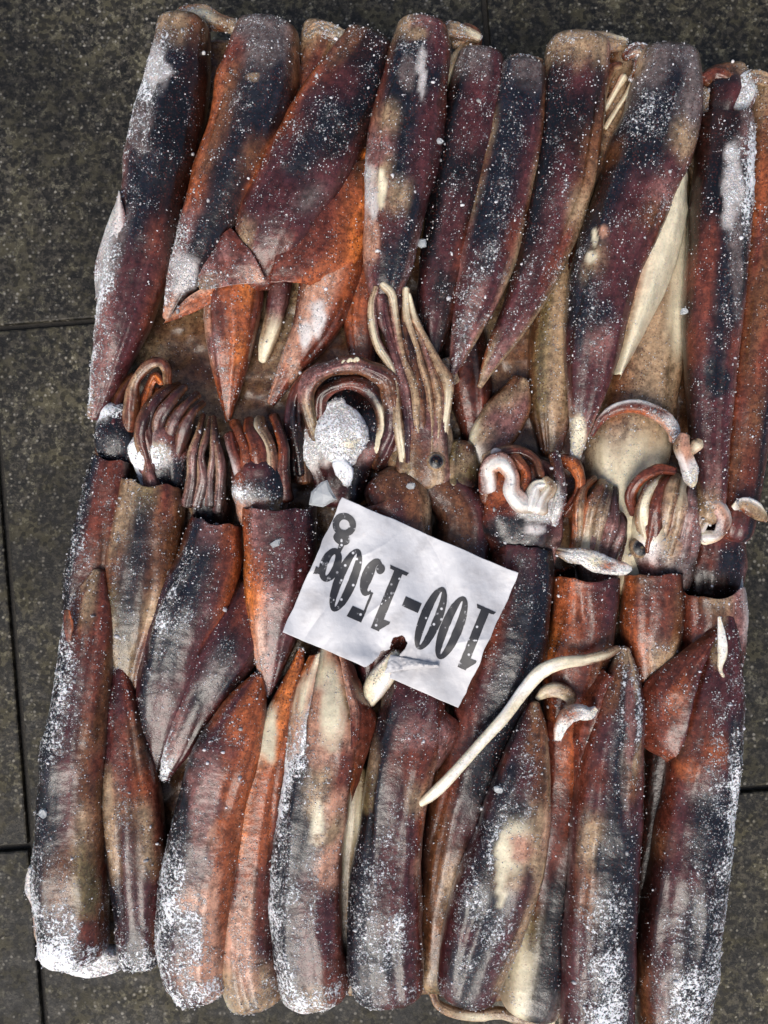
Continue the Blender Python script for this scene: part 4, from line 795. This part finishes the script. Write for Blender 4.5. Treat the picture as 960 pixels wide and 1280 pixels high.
# ------------------------------------------------------------------ paper label with its lettering
CR = np.array([(428, 622), (649, 717), (573, 885), (353, 790)], float)
lab = thing('paper_label', 'white torn paper label printed 100-150g lying upside down on the squid', 'label', P(np.float64(500), np.float64(752), np.float64(0.066)))
def bil(a, b):
    a = a[..., None]; b = b[..., None]
    return (CR[0] * (1 - a) + CR[1] * a) * (1 - b) + (CR[3] * (1 - a) + CR[2] * a) * b
def paper_z(x, y):
    p = np.stack([x / 480.0, y / 480.0, x * 0], -1)
    ridge = 0.0022 * np.exp(-((x - 350) / 30) ** 2) * 0 + 0.0016 * np.cos((x - 0.35 * (y - 750) - 495) / 90 * 2 * math.pi)
    hole = np.exp(-(((x - 492) / 34) ** 2 + ((y - 822) / 24) ** 2))
    for (x0, y0, nx, ny, hh, ww) in ((430, 700, 0.42, 0.91, 0.0010, 7), (560, 740, 0.93, -0.36, -0.0012, 6), (470, 760, 0.75, 0.66, 0.0009, 5), (600, 800, 0.3, 0.95, 0.0010, 8), (400, 770, 0.9, 0.43, -0.0009, 6)):
        along = (x - x0) * -ny + (y - y0) * nx
        ridge = ridge + hh * np.exp(-np.abs((x - x0) * nx + (y - y0) * ny + 5 * np.sin(along / 23.0)) / ww) * np.exp(-(along / 70.0) ** 2)
    return 0.0685 + ridge + 0.0016 * fbm(p * 6, 3) + 0.0008 * np.abs(fbm(p * 10 + 9, 2)) + 0.0009 * fbm(p * 22 + 4, 3) * (0.4 + 2.0 * hole) - 0.0018 * hole + 0.002 * np.exp(-(((x - 452) / 18) ** 2 + ((y - 822) / 14) ** 2))
NA, NB = 240, 190
a, b = np.meshgrid(np.linspace(0, 1, NA), np.linspace(0, 1, NB))
xy = bil(a, b)
e = np.minimum(np.minimum(a, 1 - a), np.minimum(b, 1 - b))
wob = fbm(np.stack([xy[..., 0] / 26, xy[..., 1] / 26, a * 0], -1), 3) * 2.2 * np.exp(-e * 25)
xy = xy + wob[..., None]
z = paper_z(xy[..., 0], xy[..., 1])
Vp = P(xy[..., 0], xy[..., 1], z).reshape(-1, 3)
NOT = np.array([(449, 850), (455, 834), (466, 829), (474, 820), (486, 810), (493, 798), (504, 795), (509, 804), (503, 815), (497, 819), (491, 830), (487, 842), (484, 856), (466, 868)], float)
def inside(px, py, pol):
    r = np.zeros(px.shape, bool)
    for k in range(len(pol)):
        x1, y1 = pol[k]; x2, y2 = pol[(k + 1) % len(pol)]
        r ^= ((y1 > py) != (y2 > py)) & (px < (x2 - x1) * (py - y1) / (y2 - y1 + 1e-12) + x1)
    return r
nz = fbm(np.stack([xy[..., 0] / 9, xy[..., 1] / 9, a * 0], -1), 2) * 2.5
cut = inside(xy[..., 0] + nz, xy[..., 1] + nz, NOT)
ix = np.arange(NA * NB).reshape(NB, NA)
q = np.stack([ix[:-1, :-1], ix[1:, :-1], ix[1:, 1:], ix[:-1, 1:]], -1).reshape(-1, 4)
q = q[~cut.ravel()[q].any(1)]
u, inv = np.unique(q, return_inverse=True)
sheet = mesh_obj('sheet', Vp[u], inv.reshape(-1, 4), M_PAPER, lab)
so = sheet.modifiers.new('thickness', 'SOLIDIFY'); so.thickness = 0.00022; so.offset = -1
# torn fold of paper beside the hole
fa, _ = resample([(489, 818), (505, 822), (525, 826), (548, 830)], 60); fb, _ = resample([(480, 842), (500, 838), (522, 836), (549, 834)], 60)
kk = np.linspace(0, 1, 24)[None, :, None]; g = fa[:, None] * (1 - kk) + fb[:, None] * kk
gx, gy = g[..., 0] + 2 * fbm(np.stack([g[..., 0] / 8, g[..., 1] / 8, g[..., 0] * 0], -1), 2), g[..., 1]
gz = paper_z(gx, gy) + 0.0006 + 0.0016 * np.sin(kk[..., 0] * math.pi) * (1 + 0.8 * fbm(np.stack([gx / 5, gy / 5, gx * 0 + 3], -1), 2)) + 0.0012 * fbm(np.stack([gx / 10, gy / 10, gx * 0], -1), 3)
ti = np.arange(60 * 24).reshape(60, 24)
qf = np.stack([ti[:-1, :-1], ti[:-1, 1:], ti[1:, 1:], ti[1:, :-1]], -1).reshape(-1, 4)[:, ::-1]
fo = mesh_obj('torn_fold', P(gx, gy, gz).reshape(-1, 3), qf, M_PAPER, lab)
so = fo.modifiers.new('thickness', 'SOLIDIFY'); so.thickness = 0.00022; so.offset = -1

O0 = np.array([608, 760.0]); RD = np.array([-0.912, -0.410]); UPV = np.array([-0.378, 0.926])
def glyph(name, strips):
    V = []; F = []; nv = 0
    for L_, R_ in strips:
        L_ = np.asarray(L_, float); R_ = np.asarray(R_, float); m = 5
        k = np.linspace(0, 1, m)[None, :, None]
        g = (L_[:, None] * (1 - k) + R_[:, None] * k)
        pl = O0 + g[..., :1] * RD + g[..., 1:] * UPV
        pl = pl + 0.35 * fbm(np.stack([pl[..., 0] / 4, pl[..., 1] / 4, pl[..., 0] * 0], -1), 2)[..., None]
        zz = paper_z(pl[..., 0], pl[..., 1]) + 0.00022 + 0.00002 * len(V)
        v = P(pl[..., 0], pl[..., 1], zz); V.append(v.reshape(-1, 3))
        n = len(L_); i = np.arange(n * m).reshape(n, m) + nv; nv += n * m
        qq = np.stack([i[:-1, :-1], i[1:, :-1], i[1:, 1:], i[:-1, 1:]], -1).reshape(-1, 4)
        nn = np.cross(v[1, 0] - v[0, 0], v[0, 1] - v[0, 0])[2]
        F.append(qq if nn > 0 else qq[:, ::-1])
    mesh_obj(name, np.vstack(V), [np.vstack(F)], M_INK, lab)
def lin(p, q, n=14): return np.linspace(p, q, n)
def ring(cx, cy, a0, b0, a1, b1, n=56, rot=0.0):
    th = np.linspace(0, 2 * math.pi, n)
    return (np.stack([cx + a0 * np.cos(th), cy + b0 * np.sin(th)], 1), np.stack([cx + a1 * np.cos(th + rot), cy + b1 * np.sin(th + rot)], 1))
def disc(cx, cy, r, r2=None): return ring(cx, cy, r, r2 or r, 0.05, 0.05, 30)
def one(u): return [(lin((u - 5.6, 4), (u - 5.6, 82)), lin((u + 5.6, 4), (u + 5.6, 82))), (lin((u - 13, 0), (u + 13, 0)), lin((u - 11, 4.5), (u + 11, 4.5))),
                    (lin((u - 4.6, 81), (u - 14, 68.5)), lin((u - 4.6, 66), (u - 14, 65.5)))]
def zero(u): return [ring(u, 40.5, 14.0, 42, 3.0, 36)]
def five(u):
    th = np.linspace(rad(128), rad(-130), 50); wd = 2.3 + 4.8 * np.clip(np.cos(th * 0.9), 0, 1) ** 0.8
    cx, cy = np.cos(th), np.sin(th)
    return [(lin((u - 8, 81), (u + 11, 81)), lin((u - 8, 66), (u + 9, 66))), (lin((u - 9, 81), (u - 9, 41)), lin((u - 6, 81), (u - 6, 41))),
            (np.stack([u - 1 + (7 + wd) * cx, 24 + (21 + wd) * cy], 1), np.stack([u - 1 + (7 - wd) * cx, 24 + (21 - wd) * cy], 1)), disc(u - 6, 10, 5.4, 6.5)]
def gee(u):
    return [ring(u, 31, 13, 22, 3.0, 14.5), ring(u + 3, -22, 15, 14.5, 6.5, 6.6, rot=0.1), disc(u - 0.5, -5.0, 11, 8.0),
            (lin((u - 6, 14), (u - 7, -6), 10), lin((u - 1.5, 15), (u + 0.5, -3), 10)), (lin((u + 6, 46), (u + 16, 50), 8), lin((u + 9, 40), (u + 16, 40), 8))]
glyph('numeral', one(0)); glyph('numeral', zero(31)); glyph('numeral', zero(59.5))
glyph('dash', [(lin((77, 28), (99, 28)), lin((77, 41), (99, 41)))])
glyph('numeral', one(119)); glyph('numeral', five(147)); glyph('numeral', zero(176)); glyph('letter', gee(201))
for o in list(bpy.data.objects):
    if '_org' in o: del o['_org']
